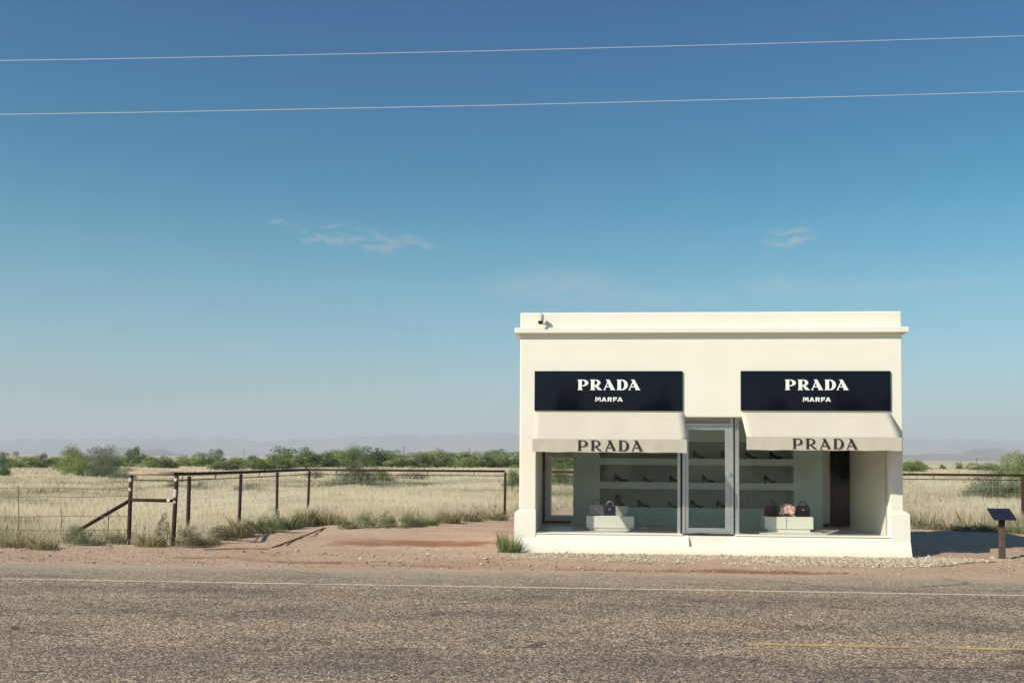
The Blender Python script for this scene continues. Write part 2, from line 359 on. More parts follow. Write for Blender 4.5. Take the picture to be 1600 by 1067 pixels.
dust = rm.math('MULTIPLY', rm.math('ADD', rm.math('MULTIPLY', rm.math('ADD', Yp, -LINE_Y), .55), .15, True), rm.ramp(rm.noise(1.2, 6, .7, rm.geo((.35, 1, 1))), [(.3, .35), (.65, 1)]))
c = rm.mix(rm.math('MULTIPLY', dust, .62, True), c, rm.mix(rm.noise(60, 5, .8), (.26, .20, .14), (.58, .49, .36)))
edge_ = rm.math('ADD', rm.math('MULTIPLY', rm.math('ADD', Yp, 4.25), 1.3), rm.math('MULTIPLY', rm.math('SUBTRACT', rm.noise(1.6, 7, .75, rm.geo((.5, 1, 1))), .5), 3.2), True)
c = rm.mix(rm.math('MULTIPLY', edge_, .85), c, rm.ramp(rm.noise(50, 6, .8), [(.3, (.33, .21, .135)), (.5, (.50, .36, .25)), (.7, (.64, .52, .40))]))
ck = rm.voro(.42, rm.mix(.16, rm.geo((.5, 1.3, 1)), rm.n.new('ShaderNodeTexNoise').outputs['Color'], 'ADD'), 'DISTANCE_TO_EDGE')
ckm = rm.math('MULTIPLY', rm.ramp(ck, [(.0, 1), (.006, .9), (.014, 0)]), rm.ramp(rm.noise(.8, 4, .6), [(.5, 0), (.6, .7)]))
c = rm.mix(ckm, c, (.035, .03, .03))
rm.color(c); rm.bump(rm.math('ADD', rm.noise(60, 5, .75), rm.voro(52)), .9, .012)
road = link('road', me, rm.m); tag(road, 'worn chip seal highway with dusty shoulder', 'road', kind='structure')
ROADCHIP = rm

def paint(name, col, wear):
    m = Mat(name, .85, .2)
    n = m.noise(42, 6, .8); n2 = m.noise(2.0, 5, .65)
    msk = m.ramp(m.math('ADD', m.math('MULTIPLY', n, .6), m.math('MULTIPLY', n2, .4)), [(wear - .04, 0), (wear + .05, 1)])
    m.color(m.ramp(m.noise(14, 5), [(.3, tuple(x * .8 for x in col)), (.7, col)])); m.link(msk, m.b.inputs['Alpha'])
    m.bump(m.noise(60, 5), .8, .01); return m.m
def marking(name, x0, x1, y, w, mat, label):
    b = bmesh.new(); pr = None
    for x in np.arange(x0, x1, .15):
        a = (mnoise.noise(Vector((x * 1.3, 3, 0))) * .012); cc = (mnoise.noise(Vector((x * 1.9, 9, 0))) * .012); wob = mnoise.noise(Vector((x * .15, 5, 0))) * .03
        r = (b.verts.new((x, y - w / 2 + a + wob, .0265)), b.verts.new((x, y + w / 2 + cc + wob, .0265)))
        if pr: b.faces.new((pr[0], r[0], r[1], pr[1]))
        pr = r
    me = bpy.data.meshes.new(name); b.to_mesh(me); b.free(); o = link(name, me, mat); return tag(o, label, 'road marking', kind='structure')
marking('edge_line', -60, 60, LINE_Y, .105, paint('white_road_paint', (.66, .59, .46), .425), 'solid pale edge line along the near side of the shoulder')
xc = at_z(1168, 1008).x
YP = paint('yellow_road_paint', (.64, .44, .18), .45); YP2 = paint('worn_yellow_road_paint', (.46, .37, .23), .60)
marking('centre_line', xc, 40, MID_Y, .10, YP, 'yellow centre line at the lower right')
marking('centre_line', -40, xc - .3, MID_Y, .09, YP2, 'nearly worn away centre line left of the yellow one')

# ------------------------------------------------------------------ hills on the horizon
hm = Mat('distant_rocky_hills', .95, .1); hm.color(hm.ramp(hm.noise(.0022, 8, .65), [(.3, (.10, .085, .07)), (.55, (.19, .16, .12)), (.75, (.30, .25, .18))])); HILL = hm.m
def hills(dist, prof, depth, seed, label, steep=1.0):
    pxs = np.arange(-700, 2400, 9); n = 12; P = []
    for px in pxs:
        top = np.interp(px, [p[0] for p in prof], [p[1] for p in prof])
        h = (714.5 + (px - 800) * ROLL - top) / F * dist
        h = h * (1 + .10 * (mnoise.noise(Vector((px * .013, seed, 0)))) + .035 * mnoise.noise(Vector((px * .09, seed, 2)))) if h > 0 else h
        for k in range(n):
            t = k / (n - 1); b = at_d(px, dist + depth * t); s = math.sin(min(t * 1.6, 1) * math.pi / 2) if t < .65 else math.cos((t - .65) / .35 * math.pi / 2)
            g = mnoise.noise(Vector((px * .04, t * 5, seed))) * .22 * math.sin(t * math.pi)
            P.append((b.x, b.y, max(h, 0) * max(s ** steep + g, 0) - 8))
    m = len(pxs); Fc = [(i * n + k, i * n + k + 1, (i + 1) * n + k + 1, (i + 1) * n + k) for i in range(m - 1) for k in range(n - 1)]
    me = bpy.data.meshes.new('hills'); me.from_pydata(P, [], Fc); me.update()
    o = link('hills', me, HILL, smooth=True); return tag(o, label, 'hills', kind='structure')
hills(7800, [(-700, 690), (0, 686), (60, 682), (200, 680), (330, 682), (420, 684), (520, 679), (640, 676), (800, 671), (1100, 676), (1420, 681), (1500, 679), (1560, 682), (1600, 684), (2400, 688)], 1500, 3.1, 'long pale blue ridge furthest on the horizon')
hills(4000, [(-700, 712), (60, 711), (150, 704), (166, 695), (205, 695), (228, 699), (240, 695.5), (256, 696), (266, 702), (300, 708), (420, 710), (560, 711), (640, 700), (700, 702), (800, 700), (1420, 704), (1500, 703), (1520, 693), (1560, 693), (1590, 700), (1700, 705), (2400, 712)], 1100, 8.7, 'low flat topped mesas in front of the pale ridge', .8)

# ------------------------------------------------------------------ shop building
bld = empty('shop_building', (0, 0, 0), 'small cream stucco shop with two display windows beside the road', 'building')
Wd = X(1411, 0); xl = 0.0
print('width', Wd)
TOP = 4.87; YG = .235
ja = X(837.5, 0); jb = X(1391, 0)                      # window opening
SILL = .385; HEAD = 2.745; FL = .385; DEP = 4.7
MB().slab([xl, ja, jb, Wd], [.0, SILL, HEAD, 4.45], {(1, 1)}, 0, .30).build('wall', STUCCO, bld, bevel=.018)
MB().box((xl, .02, 4.451), (Wd - .0, .34, TOP)).build('parapet', STUCCO, bld, bevel=.02)
MB().box((xl + .003, .302, 0), (ja, DEP, 4.448)).build('side_wall', STUCCO, bld)
MB().box((jb, .302, 0), (Wd - .003, DEP, 4.448)).build('side_wall', STUCCO, bld)
MB().box((xl + .003, .342, 4.45), (xl + .25, DEP, TOP - .004)).box((Wd - .25, .342, 4.45), (Wd - .003, DEP, TOP - .004)).box((xl + .003, DEP + .002, 4.45), (Wd - .003, DEP + .25, TOP - .004)).build('parapet', STUCCO, bld)
MB().box((xl - .11, -.105, 4.435), (Wd + .11, .34, 4.545)).box((xl - .11, .342, 4.437), (xl - .002, DEP + .2, 4.543)).box((Wd + .002, .342, 4.437), (Wd + .11, DEP + .2, 4.543)).build('cornice', STUCCO, bld, bevel=.014)
MB().box((ja + .002, .302, HEAD + .25), (jb - .002, DEP, HEAD + .45)).build('roof', WHITEWALL, bld)
MB().box((ja + .002, .302, HEAD + .002), (jb - .002, DEP, HEAD + .10)).build('ceiling', WHITEWALL, bld)
# flared base: battered front with the notch below the door, shoulders at both ends
na, nb = X(1076, -.05, 845), X(1146, -.05, 845); nz = .165
bs = MB()
def yb(z): return -.022 - .15 * (1 - z / .385)
def seg(x0, x1, z0, z1): bs.hexa([(x0, yb(z0), z0), (x1, yb(z0), z0), (x1, -.002, z0), (x0, -.002, z0), (x0, yb(z1), z1), (x1, yb(z1), z1), (x1, -.002, z1), (x0, -.002, z1)])
seg(ja, na, -.1, .383); seg(na, nb, -.1, nz); seg(nb, jb, -.1, .383)
bs.hexa([(na, -.012, nz), (nb, -.012, nz), (nb, -.002, nz), (na, -.002, nz), (na, -.012, .383), (nb, -.012, .383), (nb, -.002, .383), (na, -.002, .383)])
def pier(x0, x1, zt, sgn):
    bs.hexa([(x0, yb(-.1), -.1), (x1, yb(-.1), -.1), (x1, DEP + .08, -.1), (x0, DEP + .08, -.1), (x0, yb(.383), .383), (x1, yb(.383), .383), (x1, DEP + .08, .383), (x0, DEP + .08, .383)])
bs.build('base', STUCCO, bld)
for side, xa, xb_, zt in ((-1, xl - .095, ja, .86), (1, jb, Wd + .115, .915)):
    p = MB(); xo = xa if side < 0 else xb_; xi = xb_ if side < 0 else xa; ch = .10
    w0 = xl if side < 0 else Wd
    # front leaf hugging the pier, then outer leaf hugging the side wall
    prof = [(-.1, yb(-.1)), (.30, yb(.30)), (zt - .06, -.022), (zt, -.004)]
    rings = []
    for (z, y) in prof:
        xx = xo if z < zt - .01 else w0 + side * .012
        xx = xo + (0 if z < zt - .1 else (-side * .0)) if z < zt - .01 else xx
        rings.append([(xx, y, z), (xi, y, z), (xi, -.0015, z), (w0 + side * .0015, -.0015, z), (w0 + side * .0015, DEP, z), (xx, DEP, z)])
    if side < 0: rings = [r[::-1] for r in rings]
    p.loft(rings).build('base', STUCCO, bld, bevel=.02)
# interior
MB().box((ja + .002, -.0, -.05), (jb - .002, DEP, -.01)).build('foundation', STUCCO, bld)
MB().box((ja + .002, .302, .0), (jb - .002, 3.1, FL)).build('floor', FLOORM, bld)
PYF = 2.6                                          # mint display wall
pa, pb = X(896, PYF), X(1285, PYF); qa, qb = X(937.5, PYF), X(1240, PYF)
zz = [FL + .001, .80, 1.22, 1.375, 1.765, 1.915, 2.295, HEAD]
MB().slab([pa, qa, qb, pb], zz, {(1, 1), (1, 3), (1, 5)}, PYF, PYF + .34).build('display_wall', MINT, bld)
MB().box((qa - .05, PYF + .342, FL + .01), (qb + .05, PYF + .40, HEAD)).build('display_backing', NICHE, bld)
RY = 3.12                                          # rear wall with the back window and the dark doorway
wa, wz0, wz1 = X(859, RY), 1.9 - (806 - 715) * 23.3 / F, 1.9 + (715 - 712) * 23.3 / F
wb = X(925, RY); da, dbb = X(1303, RY), X(1329, RY)
MB().slab([ja + .002, wa, wb, da, dbb, jb - .002], [FL + .001, wz0, wz1, HEAD], {(1, 1), (3, 0), (3, 1), (3, 2)}, RY, RY + .12).build('rear_wall', WHITEWALL, bld)
fw = MB(); t = .045
fw.box((wa, RY - .02, wz0), (wa + t, RY + .05, wz1)).box((wb - t, RY - .02, wz0), (wb, RY + .05, wz1)).box((wa + t, RY - .018, wz0), (wb - t, RY + .048, wz0 + t)).box((wa + t, RY - .018, wz1 - t), (wb - t, RY + .048, wz1))
w = fw.build('window_frame', ALU, bld)
MB().box((wa + t, RY + .01, wz0 + t), (wb - t, RY + .018, wz1 - t)).build('glass', GLASS, w)
MB().box((ja + .004, RY - .022, FL + .001), (wa + .5, RY - .002, FL + .06)).build('baseboard', DARKRUB, bld)
MB().box((pb + .02, RY - .022, FL + .001), (da - .11, RY - .002, FL + .07)).build('baseboard', DARKRUB, bld)
MB().box((da - .3, RY + .3, 0), (dbb + .4, RY + .35, HEAD)).build('storeroom_wall', DOORDARK, bld)  # coloured near black so the doorway looks dark
# near black pleated sheet, put in for the dark of the open doorway
cu = MB(); n = 26; pts_f, pts_b = [], []
for k in range(n + 1):
    x = da - .10 + (dbb - da + .10) * k / n; y = RY - .06 + .025 * math.sin(k * 1.25); pts_f.append((x, y)); pts_b.append((x, y + .012))
bmv = cu.bm
for L in (pts_f, pts_b):
    lo = [bmv.verts.new((x, y, FL + .02)) for x, y in L]; hi = [bmv.verts.new((x, y, HEAD - .02)) for x, y in L]
    for k in range(n): bmv.faces.new((lo[k], lo[k + 1], hi[k + 1], hi[k]))
cur = cu.build('dark_sheet', DOORDARK, None, smooth=True); tag(cur, 'near black sheet standing in for the dark rear doorway at the right inside the shop', 'dark_sheet')
# black strip put in for the dark gap in the rear left corner
MB().box((ja + .004, RY - .05, FL + .001), (X(852, RY), RY - .024, HEAD)).build('corner_gap_dark', DARKRUB, bld)

# shopfront: frames, panes, door
xp = lambda px: X(px, YG, 760)
def frame(name, x0, x1, z0, z1, d=.05, y=YG, mat=ALU, parent=bld): return MB().box((x0, y - d / 2, z0), (x1, y + d / 2, z1)).build(name, mat, parent, bevel=.004)
def shop_window(x0, x1, t0, t1):
    w = MB(); tt = .022
    w.box((x0, YG - .025, SILL + .002), (x0 + t0, YG + .025, HEAD)); w.box((x1 - t1, YG - .025, SILL + .002), (x1, YG + .025, HEAD))
    w.box((x0 + t0, YG - .022, SILL + .002), (x1 - t1, YG + .022, SILL + tt)); w.box((x0 + t0, YG - .022, HEAD - .04), (x1 - t1, YG + .022, HEAD))
    f = w.build('window_frame', ALU, bld, bevel=.003)
    MB().box((x0 + t0, YG - .004, SILL + tt), (x1 - t1, YG + .004, HEAD - .04)).build('glass', GLASS, f)
shop_window(ja + .003, xp(1063), .018, .06); shop_window(xp(1148), jb - .003, .085, .018)
MB().box((xp(1063) + .001, YG + .0, SILL + .002), (xp(1066), YG + .03, HEAD)).box((xp(1145.5), YG, SILL + .002), (xp(1148) - .001, YG + .03, HEAD)).build('seal', DARKRUB, bld)
d0, d1 = xp(1066), xp(1145.5); dz0 = .42; dt = 1.9 + (716.8 - 664) * 20.1 / F
fr_ = MB(); fr_.box((d0, YG - .06, SILL + .002), (d0 + .055, YG + .03, HEAD)).box((d1 - .06, YG - .06, SILL + .002), (d1, YG + .03, HEAD)).box((d0 + .055, YG - .055, dt), (d1 - .06, YG + .028, dt + .05))
dfm = fr_.build('door_frame', ALU, bld, bevel=.004)
MB().box((d0 + .055, YG - .004, dt + .05), (d1 - .06, YG + .004, HEAD)).build('glass', GLASS, dfm)
e0, e1 = d0 + .058, d1 - .063
dm = MB(); dm.box((e0, YG - .045, dz0), (e0 + .065, YG + .0, dt - .005)).box((e1 - .10, YG - .045, dz0), (e1, YG + .0, dt - .005)).box((e0 + .065, YG - .043, dz0), (e1 - .10, YG - .002, dz0 + .10)).box((e0 + .065, YG - .043, dt - .085), (e1 - .10, YG - .002, dt - .005))
door = dm.build('door', ALU, bld, bevel=.004)
MB().box((e0 + .065, YG - .026, dz0 + .10), (e1 - .10, YG - .018, dt - .085)).build('glass', GLASS, door)
hx = e1 - .02; hz = 1.9 - (739 - 717) * 20 / F
MB().tube([(hx + .03, YG - .05, hz), (hx + .03, YG - .10, hz), (hx - .04, YG - .10, hz)], .012, 8).box((hx + .005, YG - .062, hz - .035), (hx + .06, YG - .05, hz + .035)).build('handle', METAL, door, bevel=.002)
MB().box((d0, -.02, SILL + .0015), (d1, YG + .05, SILL + .014)).build('threshold', DARKRUB, bld)
MB().box((ja, -.045, .3845), (d0 - .01, YG - .026, .3985)).box((d1 + .01, -.045, .3845), (jb, YG - .026, .3985)).build('window_sill', STUCCO, bld, bevel=.004)

# ------------------------------------------------------------------ lettering, drawn glyph by glyph (height 1, baseline 0)
def arc(cx, cz, rx, rz, a0, a1, n=14): return [(cx + rx * math.cos(R(a0 + (a1 - a0) * k / n)), cz + rz * math.sin(R(a0 + (a1 - a0) * k / n))) for k in range(n + 1)]
def G_stem(w, top_left=True): return [[(0, 0), (w + .2, 0), (w + .1, .09), (w + .1, .91), (w + .1, 1), (0, 1), (.1, .9), (.1, .09)]]
def glyph(ch, w):
    th = .085 if w > .33 else .055                     # thin strokes
    if ch in 'PR':
        xs_ = w + .1; bot = .37 if ch == 'P' else .40
        cz = (1 + bot) / 2
        o = arc(.55, cz, .50 if ch == 'P' else .46, 1 - cz, 90, -90); i = arc(.52, cz, .50 - w * .86 if ch == 'P' else .46 - w * .80, 1 - cz - th, 90, -90)
        o = [(xs_, 1)] + o + [(xs_, bot)]; i = [(xs_, 1 - th)] + i + [(xs_, bot + th)]
        out = [('f', p) for p in G_stem(w)] + [('s', o, i)]
        if ch == 'R': out.append(('f', [(w + .12, .40), (w + .12 + w * .95, .40), (1.08, .07), (1.20, 0), (1.10 - w * .95, 0)]))
        return out
    if ch == 'D':
        xs_ = w + .1
        o = arc(.55, .5, .53, .5, 90, -90); i = arc(.50, .5, .56 - w * .92, .5 - th, 90, -90)
        return [('f', p) for p in G_stem(w)] + [('s', [(xs_, 1)] + o + [(xs_, 0)], [(xs_, 1 - th)] + i + [(xs_, th)])]
    if ch == 'A':
        ww = w * 1.18
        return [('f', [(.20, 1), (.55, 1), (1.13, .07), (1.18, 0), (1.13 - ww - .12, 0), (1.10 - ww, .07), (.36, .90)] if 0 else [(.22, 1), (.58, 1), (1.10, .06), (1.17, 0), (1.17 - ww - .13, 0), (1.10 - ww, .07), (.33, .93)]),
                ('f', [(.06, .06), (.06 + th * 1.2, .06), (.50, .80), (.43, .86)]), ('f', [(0, 0), (.26, 0), (.19, .062), (.05, .062)]),
                ('f', [(.22, .27), (.72, .27), (.68, .27 + th), (.26, .27 + th)])]
def sans(ch):
    t = .25
    if ch == 'M': return [('f', [(0, 0), (t, 0), (t * .95, 1), (.08, 1)]), ('f', [(1.3 - t, 0), (1.3, 0), (1.22, 1), (1.3 - t * .95, 1)]), ('f', [(.18, 1), (.45, 1), (.72, .38), (.60, .15)]), ('f', [(.85, 1), (1.12, 1), (.72, .15), (.58, .38)])]
    if ch == 'A': return [('f', [(0, 0), (t, 0), (.75, 1), (.45, 1)]), ('f', [(1.2 - t, 0), (1.2, 0), (.75, 1), (.45, 1)]), ('f', [(.3, .16), (.9, .16), (.84, .36), (.36, .36)])]
    if ch == 'R': return [('f', [(0, 0), (t, 0), (t, 1), (0, 1)]), ('s', [(t, 1)] + arc(.55, .67, .45, .33, 90, -90, 10) + [(t, .34)], [(t, .78)] + arc(.52, .67, .16, .11, 90, -90, 10) + [(t, .56)]), ('f', [(t, .36), (.62, .36), (1.05, 0), (.7, 0)])]
    if ch == 'F': return [('f', [(0, 0), (t, 0), (t, 1), (0, 1)]), ('f', [(t, .76), (.9, .76), (.95, 1), (t, 1)]), ('f', [(t, .36), (.78, .36), (.82, .58), (t, .58)])]
def word(name, items, x0, zb, h, y, dep, mat, parent, sx=1.0):     # items: (pieces, x offset)
    m = MB(); k = 0
    for pieces, ox in items:
        for j, pc in enumerate(pieces):
            tr = lambda L: [(x0 + (ox + px_ * sx) * h, zb + pz * h) for px_, pz in L]
            yy = y - dep - .0012 * j
            if pc[0] == 'f': m.prism(tr(pc[1]), yy, y)
            else: m.strip(tr(pc[1]), tr(pc[2]), yy, y)
    return m.build(name, mat, parent)

def sign(px0, px1, pyt, pyb, label, grp, bx0, tpx, tpyb, tpyt, mpx, mpyb, mpyt):
    Y = -.035
    a = at_y(px0, pyb, Y); b = at_y(px1, pyt, Y); zt = at_y(px0, pyt, Y).z; zb_ = a.z
    t = empty('sign_board', ((a.x + b.x) / 2, -.018, zb_), label, 'sign', grp)
    o = Vector(t.location)
    MB().box((a.x - o.x, Y - o.y, 0), (b.x - o.x, -.001 - o.y, zt - o.z)).build('panel', NAVY, t, bevel=.005)
    q = at_y(tpx, tpyb, Y); h = at_y(tpx, tpyt, Y).z - q.z
    W5 = [('P', 0), ('R', 1.20), ('A', 2.47), ('D', 3.72), ('A', 4.84)]
    word('lettering', [(glyph(c_, .335), ox) for c_, ox in W5], q.x - o.x, q.z - o.z, h, Y - o.y, .008, LETTER_WHITE, t)
    q = at_y(mpx, mpyb, Y); h = at_y(mpx, mpyt, Y).z - q.z
    W5 = [('M', 0), ('A', 1.42), ('R', 2.84), ('F', 4.08), ('A', 5.08)]
    word('lettering', [(sans(c_), ox) for c_, ox in W5], q.x - o.x, q.z - o.z, h, Y - o.y, .008, LETTER_WHITE, t)
    return t
sign(835, 1066.5, 579.6, 641.2, 'glossy navy sign panel with white lettering above the left awning', None, 0, 902, 609.3, 593, 930, 627.2, 620.4)
sign(1157.5, 1391.5, 579.4, 641.2, 'glossy navy sign panel with white lettering above the right awning', None, 0, 1226, 609.3, 593, 1254.5, 627.4, 620.6)

O_ = .70
def awning(px0, px1, pbrk, pbot, label, tpx, tpb, tpt):
    x0, x1 = X(px0, 0, 643), X(px1, 0, 643); zt = 2.845
    zk = at_y((px0 + px1) / 2, pbrk, -O_).z; zb_ = at_y((px0 + px1) / 2, pbot, -O_).z
    t = empty('awning', ((x0 + x1) / 2, 0, zb_), label, 'awning')
    o = Vector(t.location); hw = (x1 - x0) / 2
    # canvas with a slight sag between ribs
    m = MB(); nxs, nys = 24, 8; th = .006
    def P(i, j, dz): 
        u = i / nxs; v = j / nys; x = -hw + 2 * hw * u; y = -.004 - (O_ - .004) * v
        z = zt + (zk - zt) * v - .012 * math.sin(v * math.pi) * (.6 + .4 * abs(math.sin(u * math.pi * 4))); return (x, y, z - o.z - dz)
    g0 = [[m.bm.verts.new(P(i, j, 0)) for j in range(nys + 1)] for i in range(nxs + 1)]; g1 = [[m.bm.verts.new(P(i, j, th)) for j in range(nys + 1)] for i in range(nxs + 1)]
    for i in range(nxs):
        for j in range(nys):
            m.bm.faces.new((g0[i][j], g0[i + 1][j], g0[i + 1][j + 1], g0[i][j + 1])); m.bm.faces.new((g1[i][j + 1], g1[i + 1][j + 1], g1[i + 1][j], g1[i][j]))
    for i in (0, nxs):
        for j in range(nys): m.bm.faces.new((g0[i][j], g0[i][j + 1], g1[i][j + 1], g1[i][j]))
    m.build('canopy', CANVAS, t, smooth=True)
    m = MB(); n = 60; fa, fb = [], []
    for z in (0, (zk - zb_) * .5, zk - zb_ - .001):
        for L, dy in ((fa, 0), (fb, .006)):
            L.append([m.bm.verts.new((-hw + 2 * hw * k / n, -O_ - .002 + dy + (.003 * math.sin(k * .9) + .002 * math.sin(k * .37)) * (1 - z / (zk - zb_)), z + (.004 * math.sin(k * .5) if z == 0 else 0))) for k in range(n + 1)])
    for L in (fa, fb):
        for r1, r2 in zip(L, L[1:]):
            for k in range(n): m.bm.faces.new((r1[k], r1[k + 1], r2[k + 1], r2[k]))
    for k in range(n): m.bm.faces.new((fa[0][k], fb[0][k], fb[0][k + 1], fa[0][k + 1]))
    val = m.build('valance', CANVAS, t)
    fr = MB(); rr = .012
    fr.tube([(-hw + .02, -O_ + .02, zk - o.z - .022), (hw - .02, -O_ + .02, zk - o.z - .022)], rr)
    for x in (-hw + .02, -hw / 3, hw / 3, hw - .02): fr.tube([(x, -.005, zt - o.z - .035), (x, -O_ + .02, zk - o.z - .024)], rr * .8)
    fr.build('frame', ALU, t, smooth=True)
    q = at_y(tpx, tpb, -O_ - .01); h = at_y(tpx, tpt, -O_ - .01).z - q.z
    W5 = [('P', 0), ('R', 1.24), ('A', 2.60), ('D', 3.85), ('A', 5.10)]
    word('lettering', [(glyph(c_, .25), ox) for c_, ox in W5], q.x - o.x, q.z - o.z, h, -O_ - .010, .003, LETTER_DARK, t, sx=.92)
awning(835, 1067.5, 686, 706.5, 'plain cream canvas awning over the left display window', 902, 703.9, 687.4)
awning(1157.5, 1391, 682.5, 703.4, 'plain cream canvas awning over the right display window', 1238, 701.0, 684.8)

# security camera on the parapet
p = at_y(845, 500, -.10); t = empty('security_camera', (p.x, 0, p.z), 'small grey security camera on the upper left parapet', 'camera')
MB().tube([(.0, .015, -.03), (.03, .018, -.07), (.035, -.02, -.02), (.0, -.09, .0)], .010, 8).tube([(.0, .018, .05), (0, .018, .17)], .007, 6).build('bracket', CAMM, t)
MB().tube([(.01, -.08, .075), (.012, -.095, .085), (.0, -.155, -.035), (-.003, -.165, -.055)], [.034, .056, .058, .055], 14).build('housing', CAMM, t, smooth=True)
MB().tube([(-.003, -.165, -.054), (-.006, -.176, -.078)], [.054, .044], 14).build('lens', LEATHER, t)
p = at_y(848.5, 531, -.02)

# ------------------------------------------------------------------ display pedestals, bags, shoes
def pedestal(px0, px1, pyt, pyb, y0, dep, label, split):
    a = at_y(px0, pyb, y0); b = at_y(px1, pyt, y0); zt = b.z; zb_ = a.z
    t = empty('display_pedestal', ((a.x + b.x) / 2, y0 + dep / 2, FL), label, 'pedestal', 'pedestals in the two display windows'); o = Vector(t.location); hw = (b.x - a.x) / 2; hd = dep / 2
    m = MB()
    if split:
        s = -hw + 2 * hw * .455; m.box((-hw, -hd, zb_ - o.z), (s - .006, hd, zt - o.z)).box((s + .006, -hd, zb_ - o.z), (hw, hd, zt - o.z))
    else: m.box((-hw, -hd, zb_ - o.z), (hw, hd, zt - o.z))
    m.build('top', PED, t, bevel=.008)
    MB().box((-hw + .06, -hd + .02, .002), (hw - .06, hd - .05, zb_ - o.z - .002)).build('plinth', PED, t, bevel=.004)
    return t, zt
PY = .98
_, zl = pedestal(916, 991, 806.5, 824.5, PY, .5, 'pale green low pedestal in the left window under the white bag', False)
_, zr = pedestal(1195, 1271, 808, 826, PY - .05, .5, 'pale green low pedestal split by a seam in the right window', True)
p0, p1 = X(1188, .45), X(1293, .8)
tag(MB().box((p0, .40, FL + .0015), (p1 - .1, PY + .25, FL + .022)).build('floor_plate', PED, None, bevel=.004), 'thin pale green plate on the floor under the right pedestal', 'plate')

def ring4(x0, x1, y0, y1, z): return [(x0, y0, z), (x1, y0, z), (x1, y1, z), (x0, y1, z)]
def handbag(px0, px1, pyt, z0, y, mat, label, round_top=.12, handle=.11, handle_mat=None, two=True, clasp=True):
    x0, x1 = X(px0, y, 800), X(px1, y, 800); zt = at_y(px0, pyt, y).z; w = x1 - x0; h = zt - z0; d = w * .42
    t = empty('handbag', ((x0 + x1) / 2, y, z0), label, 'handbag', 'handbags displayed on the pedestals')
    m = MB(); rings = []
    for k, (f, s, q) in enumerate([(0, .97, .95), (.06, 1, 1), (.5, 1.0, .92), (.82, 1 - round_top * .4, .6), (.97, 1 - round_top * 1.3, .3), (1, 1 - round_top * 2, .2)]):
        rings.append(ring4(-w / 2 * s, w / 2 * s, -d / 2 * q, d / 2 * q, f * h + .001))
    m.loft(rings); m.build('body', mat, t, bevel=.008)
    hm_ = handle_mat or mat; n = 12
    for yy in ((-.03, .03) if two else (0,)):
        pts = [(w * .30 * math.cos(math.pi * k / n), yy, h * .93 + handle * math.sin(math.pi * k / n)) for k in range(n + 1)]
        MB().tube(pts, .008, 6).build('handle', hm_, t, smooth=True)
    if clasp: MB().box((-.022, -d * .40 - .008, h * .58), (.022, -d * .28, h * .70)).build('clasp', METAL, t, bevel=.003)
    return t
handbag(921, 942.5, 788, zl, PY + .22, GREYLEATHER, 'pale structured handbag with one thin dark handle in the left window', .03, .15, LEATHER, False)
handbag(943.5, 962, 789, zl, PY + .22, NAVYLEATHER, 'navy handbag with small metal fittings beside the pale handbag', .14, .10, METAL, True)
handbag(1194.5, 1214.5, 790, zr, PY + .15, LEATHER, 'plain black rounded handbag with looped handle, left end of right pedestal', .10, .13, LEATHER, True, False)
handbag(1216, 1242, 788.5, zr, PY + .15, FLORAL, 'red and white flower patterned handbag between two black ones', .02, .03, METAL, True)
handbag(1243.5, 1265, 789.5, zr, PY + .15, LEATHER, 'black trapezoid handbag with silver clasp, right end of right pedestal', .10, .10, LEATHER, True)
a, b = X(962, PY + .15, 800), X(981.5, PY + .15, 800); zt = at_y(970, 790.5, PY + .15).z
t = empty('display_box', ((a + b) / 2, PY + .25, zl), 'small pale box carrying a black boot in the left window', 'box')
MB().box((-(b - a) / 2, -.1, .001), ((b - a) / 2, .1, zt - zl)).build('box_body', GREYLEATHER, t, bevel=.005)
# ankle boot
def boot(loc, h):
    t = empty('ankle_boot', loc, 'black heeled ankle boot standing on the small pale box', 'boot')
    L = .20; secs = []
    for z, xa, xb, w in [(.010, -.075, .125, .080), (.03, -.085, .135, .085), (.055, -.088, .110, .082), (.085, -.088, .065, .080), (.13, -.088, .040, .080), (h * .85, -.090, .038, .088), (h, -.085, .030, .082)]:
        secs.append([((xa + xb) / 2 + (xb - xa) / 2 * math.cos(2 * math.pi * k / 12), w / 2 * math.sin(2 * math.pi * k / 12), z) for k in range(12)])
    MB().loft(secs).build('upper', LEATHER, t, smooth=True)
    MB().box((-.07, -.03, 0), (-.02, .03, .012)).box((-.0, -.035, 0), (.11, .035, .011)).build('sole', LEATHER, t)
boot(((X(967, PY + .25)), PY + .25, zt + .002), .245)

# high heeled shoes, one prototype copied along the shelves
def make_shoe(mat):
    t = bpy.data.objects.new('high_heel_shoe', None); COL.objects.link(t)
    m = MB(); rings = []
    #   x, z bottom, z top, half width   (heel at x=0, toe at x=.23)
    for x, zb_, zt_, hw in [(.0, .095, .152, .018), (.010, .088, .164, .030), (.035, .066, .146, .034), (.07, .040, .108, .034), (.105, .014, .072, .036), (.14, .004, .052, .041), (.175, .002, .050, .038), (.205, .002, .040, .028), (.232, .003, .018, .010)]:
        rings.append([(x, hw * math.cos(2 * math.pi * k / 10), (zb_ + zt_) / 2 + (zt_ - zb_) / 2 * math.sin(2 * math.pi * k / 10)) for k in range(10)])
    m.loft(rings).build('upper', mat, t, smooth=True)
    m = MB(); m.loft([[(cx + r * math.cos(2 * math.pi * k / 8), r * math.sin(2 * math.pi * k / 8), z) for k in range(8)] for z, cx, r in ((0, .016, .012), (.05, .018, .013), (.085, .022, .020), (.11, .028, .028))]).build('heel', mat, t, smooth=True)
    return t
proto = {0: make_shoe(vary('black_suede', (.003, .003, .003), .2, 9, .8, .05)), 1: make_shoe(GREYLEATHER)}; used = set()
